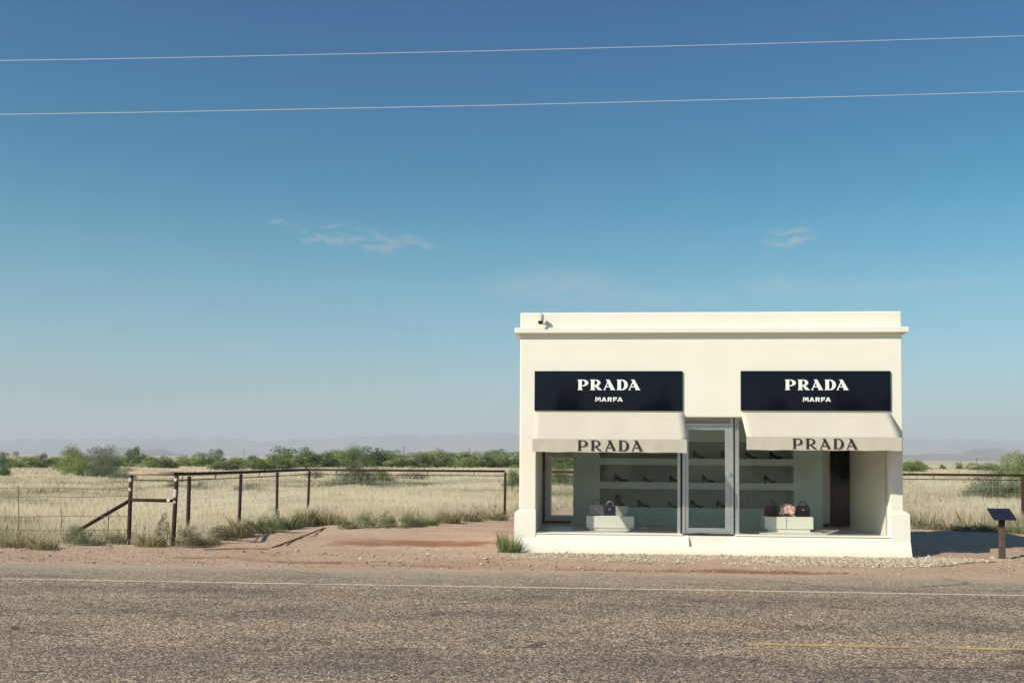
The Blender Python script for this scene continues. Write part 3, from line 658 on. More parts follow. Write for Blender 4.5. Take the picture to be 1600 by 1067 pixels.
def place_shoe(px, row, label, kind=0, sc=1.0, rz=0.0):
    zs_ = (.80, 1.375, 1.915)[row]; y = PYF + .10
    src = proto[kind]
    if kind in used:
        t = src.copy(); COL.objects.link(t)
        for ch in [c_ for c_ in src.children]:
            c2 = ch.copy(); COL.objects.link(c2); c2.parent = t
    else: t = src; used.add(kind)
    t.location = (X(px, y), y, zs_ + .002); t.scale = (sc * 1.12, sc * 1.1, sc); t.rotation_euler = (0, 0, rz)
    tag(t, label, 'shoe', 'high heeled shoes on the display shelves')
SH = [(996.5, 0, 'black pump on the lowest shelf, nearest the boot on the box', 0, 1.1), (1044.5, 0, 'small black sandal on the lowest shelf just left of the door frame', 0, .85),
      (1079, 0, 'left one of two black pumps on lowest shelf through the door glass', 0, 1.15), (1119.5, 0, 'right one of two black pumps on lowest shelf through the door glass', 0, 1.15),
      (1161, 0, 'pale slim heel on the lowest shelf just right of the door', 1, .95), (960, 1, 'black pump on the middle shelf furthest left', 0, 1.15),
      (1005, 1, 'second shoe from the left on the middle shelf', 0, .8), (1046, 1, 'black shoe on the middle shelf at the left door frame', 0, .95),
      (1097, 1, 'black shoe on the middle shelf through the door glass', 0, 1.1), (1194, 1, 'black pump on the middle shelf right of the door', 0, 1.1),
      (1083, 2, 'left one of two dark shoes on the top shelf through the door', 0, 1.1), (1126, 2, 'right one of two dark shoes on the top shelf through the door', 0, 1.1),
      (1164, 2, 'dark shoe on the top shelf just right of the door', 0, 1.1), (1203, 2, 'dark shoe on the top shelf furthest right under the awning', 0, 1.05)]
for px, row, lab, k, sc in SH: place_shoe(px, row, lab, k, sc)

# ------------------------------------------------------------------ fences
def curve_pts(a, b, n, sag=0, wob=0, seed=0):
    a, b = Vector(a), Vector(b); out = []
    for k in range(n + 1):
        t_ = k / n; p_ = a.lerp(b, t_); p_.z -= sag * 4 * t_ * (1 - t_); p_.z += wob * mnoise.noise(Vector((t_ * 7, seed, 0))); out.append(p_)
    return out
FT = 1.475; RODZ = 1.33
cA = at_d(204, 21.6); cB = at_d(273, 21.3); cC = at_d(295.5, 23.0); yb_ = 11.35
cE = Vector((X(482, yb_), yb_, 0)); cG = Vector((X(789, yb_), yb_, 0))
def on_line(px, A, B_):
    # where a pixel column crosses the line A-B on the ground
    d = ray(px, 730); n_ = Vector((-(B_ - A).y, (B_ - A).x, 0)); t_ = (A - CAM).dot(n_) / Vector((d.x, d.y, 0)).dot(n_); p_ = CAM + d * t_; return Vector((p_.x, p_.y, 0))
cD1 = on_line(375, cC, cE); cD2 = on_line(433.5, cC, cE)
fence = empty('pipe_fence', cB, 'rusty pipe fence with braced corner left of the shop', 'fence'); fo = cB
def rel(p, z=0): return (p.x - fo.x, p.y - fo.y, z)
def post(parent, p, r, top, mat=PIPE, lean=(0, 0), name='post'):
    return MB().tube([(p[0] - lean[0] * .3, p[1], -.3), (p[0], p[1], 0), (p[0] + lean[0], p[1] + lean[1], top)], r, 10).build(name, mat, parent, smooth=True)
ZT = 1.52
for q, r, ln in ((cA, .043, .02), (cB, .046, .05), (cC, .045, .012), (cD1, .042, .03), (cD2, .040, 0), (cE, .040, .04), (cG, .042, .015)):
    post(fence, rel(q), r, (ZT if q in (cA, cB) else FT) - .045, lean=(ln, 0))
zA = lambda p: ZT if p is cA or p is cB else FT
MB().tube([rel(cA, ZT), rel(cB, ZT)], .045, 10).build('rail', PIPE2, fence, smooth=True)
MB().tube([rel(cB, ZT - .005), rel(cC, FT + .01), rel(cD1, FT), rel(cD2, FT), rel(cE, FT)], .040, 10).build('rail', PIPE, fence, smooth=True)
MB().tube([rel(cE, FT), rel(cG, FT)], .035, 10).build('rail', PIPE, fence, smooth=True)
MB().tube([rel(cA, ZT - .15), rel(cB, ZT - .15), rel(cC, RODZ + .02), rel(cD1, RODZ), rel(cD2, RODZ), rel(cE, RODZ)], .013, 6).tube([rel(cE, RODZ), rel(cG, RODZ)], .013, 6).build('rod', PIPE, fence)
MB().tube([rel(cA, .945), rel(cB, .945)], .038, 10).build('rail', PIPE, fence, smooth=True)
gA = at_d(95, 21.9); MB().tube([rel(cA, .93), rel(gA, .0), (rel(gA)[0] - .25, rel(gA)[1], -.12)], .040, 10).build('brace', PIPE, fence, smooth=True)
for A, B_ in ((cB, cC), (cC, cD1), (cD1, cD2), (cE, cG)):
    n = 1 if (B_ - A).length < 6 else 4
    for k in range(n):
        q = A.lerp(B_, (k + .62) / (n + .3)); MB().tube([rel(q, RODZ), (rel(q)[0] + .03, rel(q)[1], FT - .03)], .011, 6).build('rail_tie', PIPE, fence)
for q, z0_, z1_, r in ((cA, 1.34, 1.42, .0445), (cA, 1.14, 1.20, .0445), (cB, 1.36, 1.43, .0475), (cB, 1.02, 1.19, .0475), (cB, .90, .94, .0475)):
    ln = (.02 if q is cA else .05) / 1.47; xx = rel(q)[0]; yy = rel(q)[1]
    m = MB(); aa = [R(200 + 14 * k) for k in range(9)]      # thin flake of paint wrapped round the front of the pipe
    rg = [[m.bm.verts.new((xx + ln * z + rr_ * math.cos(t_), yy + rr_ * math.sin(t_), z + .012 * math.sin(t_ * 7 + z * 20))) for t_ in aa] for z, rr_ in ((z0_, r), (z1_, r))]
    rg += [[m.bm.verts.new((v_.co.x * .0 + xx + ln * z + (r - .003) * math.cos(t_), yy + (r - .003) * math.sin(t_), v_.co.z)) for t_, v_ in zip(aa, src)] for z, src in ((z1_, rg[1]), (z0_, rg[0]))]
    for k_ in range(4):
        A_, B2 = rg[k_], rg[(k_ + 1) % 4]
        for j in range(8): m.bm.faces.new((A_[j], A_[j + 1], B2[j + 1], B2[j]))
    m.build('paint_patch', PAINTW, fence)
for f0_, f1_ in ((.86, .93),):
    MB().tube([rel(cA.lerp(cB, f0_), .945), rel(cA.lerp(cB, f1_), .945)], .0395, 10).build('paint_patch', PAINTW, fence)
def wire_mesh(parent, segs, org, name='wire_mesh', nh=7, dx=.22):
    m = MB(); r = .0032
    for A, B_, top in segs:
        for k in range(nh):
            z = .06 + (top - .06) * (k / (nh - 1)); pp = curve_pts((A.x - org.x, A.y - org.y, z), (B_.x - org.x, B_.y - org.y, z), 8, .012, .015, k)
            m.tube(pp, r, 3, False)
        L = (B_ - A).length; n = max(2, int(L / dx))
        for k in range(1, n):
            q = A.lerp(B_, k / n) - org; m.tube([(q.x, q.y, .03), (q.x + .008 * math.sin(k * 5), q.y, top)], r * .9, 3, False)
    return m.build(name, WIRE, parent)
wire_mesh(fence, [(cA, cB, ZT - .15), (cB, cC, RODZ), (cC, cD1, RODZ), (cD1, cD2, RODZ), (cD2, cE, RODZ), (cE, cG, RODZ)], fo)
cR0 = Vector((X(836, yb_), yb_ + .0, 0)); cR1 = Vector((X(1597, yb_), yb_, 0)); cR2 = Vector((X(1597, yb_) + 9, yb_, 0))
f2 = empty('pipe_fence', cR1, 'rusty pipe fence running behind the shop to the right edge', 'fence'); fo = cR1
cMid = cR0.lerp(cR1, .5)
for q in (cR0, cR0.lerp(cR1, .33), cR0.lerp(cR1, .66), cR1, cR2): post(f2, rel(q), .045, FT - .04)
MB().tube([rel(cR0, FT), rel(cR2, FT)], .037, 10).build('rail', PIPE, f2, smooth=True)
MB().tube([rel(cR0, RODZ), rel(cR2, RODZ)], .015, 6).build('rod', PIPE, f2)
for px in (1000, 1150, 1300, 1459):
    q = Vector((X(px, yb_), yb_, 0)); MB().tube([rel(q, RODZ), rel(q, FT - .03)], .013, 6).build('rail_tie', PIPE, f2)
wire_mesh(f2, [(cR0, cR1, RODZ), (cR1, cR2, RODZ)], fo)
# wire fence leaving the corner to the left
wa_ = at_d(-420, 21.9); wf = empty('wire_fence', at_d(90, 21.7), 'sagging barbed wire fence with thin twisted stays at the left edge', 'fence'); fo = Vector(wf.location)
m = MB()
for z, zr_ in ((1.20, 1.20), (.98, 1.02), (.52, .60), (.28, .30)): m.tube(curve_pts(rel(wa_, z), rel(cA, zr_), 24, .03, .03, z * 9), .006, 4, False)
m.build('wire', WIRE_OLD, wf)
for px in (97, 170, 30, -60):
    q = at_d(px, 21.75); MB().tube([rel(q, .03), (rel(q)[0] + .03, rel(q)[1], .5), (rel(q)[0] - .01, rel(q)[1], 1.22 if px < 90 else .75)], .010, 5).build('stay', STICK, wf)
q = at_d(-400, 21.9); post(wf, rel(q), .05, 1.35)

# ------------------------------------------------------------------ information stand
p = at_z(1566, 873.5); t = empty('information_stand', p, 'small tilted dark information plaque on a rusty post at the right edge', 'sign')
MB().hexa([(-.055, -.05, -.2), (.055, -.05, -.2), (.055, .05, -.2), (-.055, .05, -.2), (-.042, -.04, .80), (.042, -.04, .80), (.042, .04, .80), (-.042, .04, .80)]).build('post', WOODP, t, bevel=.004)
MB().hexa([(-.045, -.045, .66), (.045, -.045, .66), (.045, .045, .66), (-.045, .045, .66), (-.045, -.045, .79), (.045, -.045, .79), (.045, .045, .88), (-.045, .045, .88)]).build('bracket', DARKRUB, t)
MB().hexa([(-.215, -.16, .765), (.215, -.16, .765), (.215, .17, .96), (-.215, .17, .96), (-.215, -.17, .785), (.215, -.17, .785), (.215, .16, .98), (-.215, .16, .98)]).build('frame', DARKRUB, t, bevel=.003)
pq = Mat('plaque_face', .5, .2); pq.color(pq.ramp(pq.noise(9, 3), [(.4, (.012, .012, .032)), (.6, (.02, .02, .045))]))
MB().hexa([(-.195, -.150, .7985), (.195, -.150, .7985), (.195, .142, .9705), (-.195, .142, .9705), (-.195, -.152, .8005), (.195, -.152, .8005), (.195, .140, .9735), (-.195, .140, .9735)]).build('panel', pq.m, t)

# ------------------------------------------------------------------ power lines and far poles
def power(pl, pr, label, r):
    Y = 7.0; a = at_y(0, pl, Y); b = at_y(1600, pr, Y); d = b - a
    pts = [a + d * (k / 20 * 7 - 3) for k in range(21)]
    pts = [Vector((q.x, q.y, q.z + .00025 * (q.x - a.x) * (q.x - b.x))) for q in pts]
    o = MB().tube(pts, r, 6).build('power_line', POWERW, None); tag(o, label, 'power line', 'power lines across the sky')
power(95.5, 57, 'upper of the two thin pale power lines crossing the sky', .0085)
power(179.5, 143.5, 'lower of the two thin pale power lines crossing the sky', .009)
proto_pole = None
for px, pyt, d, lab in ((631, 697, 600, 'tallest far utility pole above the bushes left of the shop'), (381, 703, 760, 'faint far utility pole left of the two largest green bush crowns'), (733, 700, 700, 'far utility pole over the bushes nearest the shop'), (1526, 716, 640, 'far utility pole on the plain right of the shop')):
    base = at_d(px, d); h = 1.9 + (714.5 + (px - 800) * ROLL - pyt) / F * d
    t = empty('utility_pole', base, lab, 'utility pole', 'far utility poles on the plain')
    MB().tube([(0, 0, -.3), (0, 0, h)], [.20, .14], 8).build('pole', POLEM, t)
    MB().box((-1.1, -.08, h - .75), (1.1, .08, h - .55)).build('crossarm', POLEM, t)

# ------------------------------------------------------------------ foliage
def leaf_mat(name, lo, mid, hi):
    m = Mat(name, .75, .15); a = m.attr('tone')
    gn = m.n.new('ShaderNodeNewGeometry'); va = m.n.new('ShaderNodeVectorMath'); va.operation = 'ADD'; va.inputs[1].default_value = (0, 0, .55); m.link(gn.outputs['Normal'], va.inputs[0]); m.link(va.outputs[0], m.b.inputs['Normal'])
    c_ = m.ramp(a, [(0, lo), (.5, mid), (1, hi)]); m.color(c_)
    tr = m.n.new('ShaderNodeBsdfTranslucent'); m.link(c_, tr.inputs[0]); mxx = m.n.new('ShaderNodeMixShader'); mxx.inputs[0].default_value = .42
    m.link(m.b.outputs[0], mxx.inputs[1]); m.link(tr.outputs[0], mxx.inputs[2]); m.link(mxx.outputs[0], m.n['Material Output'].inputs[0]); return m.m
LEAF = [leaf_mat('mesquite_leaves', (.125, .175, .055), (.255, .325, .105), (.42, .47, .18)),
        leaf_mat('dark_mesquite_leaves', (.075, .118, .050), (.155, .222, .090), (.29, .345, .15)),
        leaf_mat('grey_green_leaves', (.11, .13, .075), (.20, .235, .14), (.34, .36, .23)),
        leaf_mat('brown_twigs_and_leaves', (.06, .045, .03), (.13, .10, .065), (.20, .17, .10)),
        leaf_mat('blue_green_weed', (.12, .16, .07), (.24, .28, .13), (.40, .42, .23))]
def crown_mesh(seed, nclump, nleaf, size, low=.02):
    r = np.random.default_rng(seed)
    cl = []
    lob = [(r.uniform(-.22, .22), r.uniform(-.15, .15), r.uniform(.75, 1.0), r.uniform(.22, .34)) for _ in range(4)] + [(0, 0, .8, .45)]
    while len(cl) < nclump:
        x = r.uniform(-.42, .42); y = r.uniform(-.36, .36)
        if (x / .44) ** 2 + (y / .38) ** 2 > 1: continue
        top = max(hh * math.sqrt(max(0, 1 - ((x - lx) ** 2 + (y - ly) ** 2) / rad_ ** 2)) for lx, ly, hh, rad_ in lob)
        z = r.uniform(.0, 1) ** 1.15 * max(top - .10, .08); cl.append((x, y, z + .05, r.uniform(.085, .17)))
    cl = np.array(cl); w = cl[:, 3] ** 1.6; idx = r.choice(nclump, nleaf, p=w / w.sum())
    d = r.normal(size=(nleaf, 3)); d /= np.linalg.norm(d, axis=1)[:, None]; rad = r.uniform(.2, 1.25, nleaf) ** .6
    c0 = cl[idx, :3] + d * (cl[idx, 3] * rad)[:, None] * np.array([1.1, 1.1, 1.0])
    c0[:, 2] = np.abs(c0[:, 2]) + low
    c0[:, 2] /= np.percentile(c0[:, 2], 99.3); c0[:, 0] *= .5 / np.percentile(np.abs(c0[:, 0]), 99)
    u = r.normal(size=(nleaf, 3)); u /= np.linalg.norm(u, axis=1)[:, None]; v = np.cross(u, r.normal(size=(nleaf, 3))); v /= np.linalg.norm(v, axis=1)[:, None]
    s = size * r.uniform(.5, 1.4, nleaf)[:, None]
    P = np.stack([c0 - u * s, c0 + v * s * .5, c0 + u * s, c0 - v * s * .5], 1).reshape(-1, 3)
    tone = np.clip(.5 + r.normal(0, .2, nleaf) + (r.random(nclump)[idx] - .5) * .75, 0, 1)
    return np_mesh('crown', P, 4, {'tone': tone}), cl
def trunk_mesh(cl, seed, r0=.014, n=9):
    rr = random.Random(seed); m = MB()
    for k in rr.sample(range(len(cl)), min(n, len(cl))):
        x, y, z, _ = cl[k]; bx = rr.uniform(-.05, .05); mid = (x * .45 + bx, y * .45, z * .5 + rr.uniform(-.05, .05))
        m.tube([(bx, 0, -.05), (bx * .9 + x * .12, y * .1, z * .2), mid, (x, y, z)], [r0, r0 * .85, r0 * .55, r0 * .2], 5)
    bmesh.ops.recalc_face_normals(m.bm, faces=m.bm.faces); me = bpy.data.meshes.new('trunk'); m.bm.to_mesh(me); m.bm.free(); me.materials.append(BARK); return me
PROT = {}
def variant(i, mat, fine):
    key = (i, mat, fine)
    if key not in PROT:
        nl, sz = ((11000, .017), (5600, .028))[0 if fine else 1]
        if mat == 3: nl = int(nl * .3)
        if mat == 2: nl = int(nl * .75)
        me, cl = crown_mesh(100 + i, 46 if not fine else 70, nl, sz); me.materials.append(LEAF[mat]); PROT[key] = (me, trunk_mesh(cl, i, .014 if mat != 3 else .009, 9 if mat != 3 else 22))
    return PROT[key]
BUSH_WORDS = ['bright green', 'dark green', 'grey green', 'brown and leafless looking', 'blue green']
def bush(px, pyb, wpx, hpx, mat, var, label, fine=False, grp='mesquite bushes on the dry plain', name='mesquite_bush', cat='bush'):
    hor = 714.5 + (px - 800) * ROLL; d = CAM.z * F / (pyb - hor) if pyb > hor + 6 else 330
    p_ = at_d(px, d); w = wpx / F * d; h = hpx / F * d
    me, tr = variant(var, mat, fine)
    t = empty(name, p_, label, cat, grp, rz=(var * 1.7 + px * .01) % .9 - .45 + (math.pi if int(px) % 2 else 0))
    sc = (w * (1.08 if fine else (1.3 if px > 420 else 1.12)), w * .85, h * (1.04 + .10 * math.sin(px * 1.7)) + (.18 if px > 420 else .0))
    for nm, m_ in (('crown', me), ('trunk', tr)):
        o = bpy.data.objects.new(nm, m_); COL.objects.link(o); o.parent = t; o.scale = sc
    return t
rr = random.Random(5)
BL = [ # px, base y, width px, height px, material, fine, label
 (2, 747, 34, 31, 1, 1, 'dark green bush cut by the left edge'), (8, 731, 40, 22, 1, 0, 'dark bush behind the left edge bush'), (40, 732, 62, 19, 0, 0, 'wide low green bush near the left edge'),
 (66, 730, 34, 22, 2, 0, 'thin topped greyish bush above the wide low bush'), (88, 729, 50, 16, 0, 0, 'low green bush just left of the biggest dark clump'), (112, 736, 52, 34, 0, 1, 'green crown at the left end of the biggest clump'),
 (126, 744, 56, 26, 0, 1, 'low front bush at the foot of the biggest clump'), (152, 738, 62, 36, 1, 1, 'tall dark crown in the middle of the biggest clump'), (163, 746, 50, 32, 2, 1, 'grey green bush at the front of the biggest clump'),
 (192, 752, 42, 22, 2, 1, 'small grey green bush just left of the pipe fence corner'), (212, 727, 36, 25, 1, 0, 'dark tree with lopsided top above the corner post'), (188, 730, 40, 18, 0, 0, 'green bush linking the clump and the lopsided tree'),
 (236, 731, 44, 18, 0, 0, 'round green bush above the corner rail'), (258, 732, 40, 20, 1, 0, 'darker round bush above the corner rail'), (290, 729, 54, 16, 0, 0, 'low green bush over the second fence post'),
 (322, 730, 48, 20, 0, 0, 'green bush left of the small peaked tree'), (338, 727, 30, 23, 1, 0, 'small peaked dark tree over the side fence'), (352, 735, 46, 14, 4, 0, 'low front bush under the peaked tree'),
 (372, 732, 50, 18, 0, 0, 'green bush above the third fence post'), (396, 728, 36, 14, 1, 0, 'dark low bush on the skyline past the third post'), (404, 735, 46, 16, 0, 0, 'pale topped green bush between third and fourth posts'),
 (430, 734, 50, 22, 0, 0, 'green bush at the left foot of the long bush row'), (452, 731, 54, 26, 1, 0, 'dark crown near the left end of the long bush row'), (476, 731, 52, 26, 0, 0, 'light green crown above the fence corner'),
 (504, 731, 46, 20, 1, 0, 'darker dip in the long bush row past the fence corner'), (528, 730, 52, 26, 0, 0, 'green crown left of the highest crown in the row'), (553, 731, 60, 33, 0, 1, 'highest crown of the long bush row'),
 (580, 730, 54, 29, 1, 0, 'dark crown just right of the highest crown'), (604, 730, 48, 22, 0, 0, 'green crown left of the tallest far pole'), (628, 731, 48, 19, 0, 0, 'low green crown under the tallest far pole'),
 (652, 731, 48, 20, 4, 0, 'bluish crown right of the tallest far pole'), (678, 731, 50, 24, 0, 0, 'rounded green crown in the middle right of the row'), (704, 730, 48, 20, 1, 0, 'dark crown past the rounded green one'),
 (728, 731, 46, 22, 0, 0, 'green crown below the pole nearest the shop'), (752, 731, 48, 21, 0, 0, 'low light green crown near the end of the row'), (768, 730, 44, 27, 1, 0, 'tall dark crown near the shop end of the row'),
 (792, 731, 46, 21, 0, 0, 'last green crown of the row beside the shop'), (818, 731, 40, 20, 0, 0, 'green crown seen through the rear window of the shop'), (880, 733, 60, 26, 0, 0, 'bush behind the shop seen in the rear window'), (880, 763, 70, 30, 4, 1, 'nearer bluish bush seen low in the rear window'),
 (552, 766, 78, 34, 2, 1, 'sprawling thorny bush standing alone behind the back fence'), (588, 757, 52, 20, 0, 1, 'low green bush right of the sprawling thorny one'), (642, 751, 60, 17, 3, 1, 'brown twiggy bush behind the back fence'),
 (493, 748, 34, 17, 3, 1, 'small dark twiggy bush behind the fence corner'), (390, 773, 62, 18, 2, 1, 'faint low grey green bush between third and fourth posts'), (312, 772, 34, 18, 2, 1, 'small grey green bush behind the second post'), (272, 768, 40, 16, 2, 1, 'small grey bush behind the braced corner'),
 (802, 768, 34, 28, 1, 1, 'dark bush touching the left wall of the shop'), (1590, 747, 66, 33, 0, 1, 'green tree cut by the right edge behind the post'), (1532, 784, 56, 38, 2, 1, 'grey green bush behind the fence right of the shop'), (1560, 783, 50, 44, 2, 1, 'tall thin grey bush next to the right fence post'), (1590, 783, 40, 34, 0, 1, 'green bush at the foot of the right fence post'),
 (1424, 738, 34, 15, 0, 0, 'green bush touching the right wall of the shop'), (1442, 734, 22, 8, 0, 0, 'small low bush right of the one touching the shop'), (1472, 733, 10, 5, 1, 0, 'tiny lone bush on the right plain'), (1499, 734, 12, 11, 2, 0, 'small upright bush on the right plain'),
 (1510, 733, 8, 4, 2, 0, 'tiniest bush left of the right far pole'), (1533, 735, 42, 11, 0, 0, 'long low bush on the right plain by the far pole'), (1552, 736, 22, 9, 1, 0, 'dark low bush left of the right edge tree')]
for i, (px, pyb, w, h, mt, fine, lab) in enumerate(BL): bush(px, pyb, w, h, mt, i % 7, lab, bool(fine))

for px, d, wpx, top, lab in ((893, 92, 92, 617, 'unseen large tree added across the road, mirrored under the lettering of the left sign'), (1025, 88, 74, 621, 'unseen large tree added across the road, mirrored at the right end of the left sign'), (1215, 95, 90, 627, 'unseen tree added across the road, mirrored low at the left of the right sign'), (1345, 90, 110, 622, 'unseen wide tree added across the road, mirrored in the right half of the right sign')):  # out of view, added to give the signs their dark reflections
    p_ = at_d(px, d); h = 1.9 + (715 - top) / F * d; w = wpx / F * d; me, tr = variant(int(px) % 7, 1, False)
    t = empty('reflection_tree', (p_.x, -p_.y, 0), lab, 'tree', 'unseen trees added for the sign reflections')
    for nm, m_ in (('crown', me), ('trunk', tr)):
        o = bpy.data.objects.new(nm, m_); COL.objects.link(o); o.parent = t; o.scale = (w * 1.1, w, h * 1.03)

# weeds and tufts at the fence foot: blade meshes
def blades(n, rad, hmin, hmax, wid, seed, lean=.5):
    r = np.random.default_rng(seed); a = r.uniform(0, 2 * math.pi, n); q = np.sqrt(r.random(n)) * rad
    b = np.stack([q * np.cos(a), q * np.sin(a), np.zeros(n)], 1); h = r.uniform(hmin, hmax, n) * (1 - .5 * (q / rad) ** 2)
    la = a + r.normal(0, .8, n); l = r.uniform(.05, lean, n) * h; tip = b + np.stack([np.cos(la) * l, np.sin(la) * l, h], 1)
    mid = (b + tip) / 2 - np.stack([np.cos(la), np.sin(la), 0 * la], 1) * (l * .18)[:, None]
    wa2 = r.uniform(0, math.pi, n); wv = np.stack([np.cos(wa2), np.sin(wa2), 0 * wa2], 1) * (wid * r.uniform(.5, 1.3, n))[:, None]
    P = np.stack([b - wv, b + wv, mid + wv * .8, tip, mid - wv * .8], 1).reshape(-1, 3); return np_mesh('blades', P, 5, {'tone': np.clip(r.normal(.5, .25, n), 0, 1)})
WEEDM = [LEAF[4], leaf_mat('grey_green_weed', (.14, .15, .08), (.25, .25, .14), (.38, .37, .23)), leaf_mat('fresh_green_weed', (.10, .14, .05), (.19, .24, .09), (.33, .36, .17)), leaf_mat('olive_dry_weed', (.17, .15, .075), (.33, .28, .15), (.50, .43, .26)), leaf_mat('dark_olive_weed', (.09, .09, .045), (.19, .18, .095), (.34, .30, .18))]
WP = {}
def weed(px, pyb, wpx, hpx, mt, label, var=0):
    hor = 714.5 + (px - 800) * ROLL; d = CAM.z * F / (pyb - hor); p_ = at_d(px, d)
    if (mt, var) not in WP:
        if mt in (0, 1, 4): me_, _c = crown_mesh(300 + var + mt * 7, 60, 5200, .020)
        else: me_ = blades(620, .5, .2, 1.05, .008, 50 + var, .7)
        me_.materials.append(WEEDM[mt]); WP[(mt, var)] = me_
    o = bpy.data.objects.new('weed', WP[(mt, var)]); COL.objects.link(o); o.location = p_; o.scale = (wpx / F * d * 1.1, wpx / F * d * .8, hpx / F * d * (1.18 + .3 * math.sin(px))); o.rotation_euler = (0, 0, px * .37)
    tag(o, label, 'weed', 'weeds along the edge of the dirt')
WL = [(30, 853, 60, 26, 3, 'dry olive tuft at the left edge of the dirt'), (68, 856, 44, 24, 3, 'dry olive tuft left of the diagonal brace foot'), (122, 850, 38, 22, 0, 'dark blue green weed under the diagonal brace'), (150, 850, 30, 12, 0, 'low weed right of the one under the brace'),
 (180, 849, 36, 18, 1, 'grey weed left of the corner post'), (238, 852, 44, 22, 3, 'olive tuft between the two corner posts'), (258, 846, 30, 34, 1, 'tall grey stalks just left of the second post'), (298, 853, 44, 24, 4, 'dark green weed at the foot of the third post'), (325, 850, 40, 20, 3, 'olive tuft right of the third post foot'),
 (350, 843, 44, 26, 4, 'dark weed on the bend of the side fence'), (378, 838, 48, 28, 3, 'shaggy olive weed below the side fence post'), (400, 834, 36, 24, 4, 'dark tuft left of the bluish green weed'), (424, 832, 42, 32, 0, 'big bluish green weed at the foot of the side fence'), (452, 826, 40, 26, 2, 'green weed right of the big bluish one'),
 (480, 821, 46, 26, 3, 'olive tuft below the fence corner'), (512, 820, 46, 26, 3, 'olive tuft just right of the fence corner'), (540, 826, 40, 18, 1, 'low grey green weed at the tip of the fallen pole'), (572, 825, 46, 20, 0, 'blue green weed at left of the bare patch'), (606, 824, 40, 20, 0, 'brighter blue green weed over the bare patch'),
 (640, 824, 50, 22, 1, 'grey weed over the middle of the bare patch'), (664, 821, 42, 18, 2, 'small green weed right over the bare patch'), (700, 817, 46, 22, 3, 'olive tuft in the middle of the back fence'), (735, 813, 46, 18, 3, 'olive tuft left of the last fence post'), (772, 811, 40, 16, 3, 'olive tuft at the last fence post'),
 (796, 863, 36, 46, 2, 'bright green weed against the left base of the shop'), (786, 852, 24, 20, 3, 'thin tuft left of the bright green weed'), (1588, 833, 46, 14, 0, 'low green weed behind the information stand'), (1455, 827, 50, 14, 3, 'dry tuft behind the shop shadow'), (1500, 828, 50, 14, 3, 'dry tuft over the middle of the shop shadow'), (1548, 829, 46, 12, 3, 'dry tuft left of the information stand')]
for i, (px, pyb, w, h, mt, lab) in enumerate(WL): weed(px, pyb, w, h, mt, lab, i % 3)

# dry grass field
def grass(N, d0, d1, hmin, hmax, wid0, seed, pw=1.5):
    r = np.random.default_rng(seed)
    u = r.random(N); k = 2 - pw; d = (d0 ** k + u * (d1 ** k - d0 ** k)) ** (1 / k) if abs(k) > 1e-6 else d0 * (d1 / d0) ** u
    px = r.uniform(-260, 1980, N); tx = (px - 800) / F
    x = CAM.x + d * (f0.x + tx * r0.x); y = CAM.y + d * (f0.y + tx * r0.y)
    clump = .45 + .9 * vnoise(x, y, .8, 31) * (.5 + vnoise(x, y, 5, 32))
    keep = (fieldness(x, y) > r.random(N)) & (r.random(N) < clump * 1.2) & ~((x > -.3) & (x < Wd + .4) & (y > -1) & (y < DEP + .6))
    # fewer blades where the ground is bare beside the shop
    x, y, d = x[keep], y[keep], d[keep]; n = len(x)
    h = r.uniform(hmin, hmax, n) * (.6 + .8 * vnoise(x, y, 2.2, 33)); a = r.uniform(0, 2 * math.pi, n); l = r.uniform(.1, .6, n) * h
    e = y - edge_y(x); h *= np.clip(.4 + e / 1.2, .35, 1) * (1 + .7 * np.clip(1 - np.abs(e - 2) / 3, 0, 1) * vnoise(x, y, .7, 40))
    b = np.stack([x, y, np.full(n, -.01)], 1); tip = b + np.stack([np.cos(a) * l, np.sin(a) * l, h], 1)
    mid = (b + tip) / 2 - np.stack([np.cos(a) * l, np.sin(a) * l, -h * .3], 1) * .25
    w = wid0 * (d / 24) * r.uniform(.5, 1.4, n); wv = np.stack([np.full(n, r0.x), np.full(n, r0.y), r.normal(0, .15, n)], 1) * w[:, None]
    P = np.stack([b - wv, b + wv, mid + wv * .8, tip, mid - wv * .8], 1).reshape(-1, 3)
    green = vnoise(x, y, 4.5, 34) * .6 + vnoise(x, y, 1.4, 35) * .4
    nearg = np.clip(1 - e / 7, 0, 1)
    tone = np.clip(.74 + r.normal(0, .15, n) + (vnoise(x, y, 9, 36) - .5) * .35 - np.clip(green - .54, 0, 1) * 1.9 - nearg * (.10 + .75 * np.clip(vnoise(x, y, .9, 37) - .35, 0, 1)) - np.clip(vnoise(x, y, 2.6, 43) * vnoise(x, y, 7, 44) - .42, 0, 1) * 1.5 - np.clip(vnoise(x, y, 14, 38) * vnoise(x * .5, y, 6, 39) - .38, 0, 1) * 1.2, 0, 1)
    return np_mesh('dry_grass', P, 5, {'tone': tone})
gmx = Mat('dry_grass_blades', .8, .15); c_ = gmx.ramp(gmx.attr('tone'), [(0, (.17, .19, .10)), (.25, (.33, .30, .18)), (.5, (.58, .49, .33)), (.8, (.69, .60, .42)), (1, (.79, .71, .53))])
gmx.color(c_); gn = gmx.n.new('ShaderNodeNewGeometry'); vm = gmx.n.new('ShaderNodeVectorMath'); vm.operation = 'SCALE'; vm.inputs['Scale'].default_value = .6; gmx.link(gn.outputs['Normal'], vm.inputs[0])
va = gmx.n.new('ShaderNodeVectorMath'); va.operation = 'ADD'; va.inputs[1].default_value = (0, -.25, 1); gmx.link(vm.outputs[0], va.inputs[0]); gmx.link(va.outputs[0], gmx.b.inputs['Normal'])
tr = gmx.n.new('ShaderNodeBsdfTranslucent'); gmx.link(c_, tr.inputs[0]); mxx = gmx.n.new('ShaderNodeMixShader'); mxx.inputs[0].default_value = .3
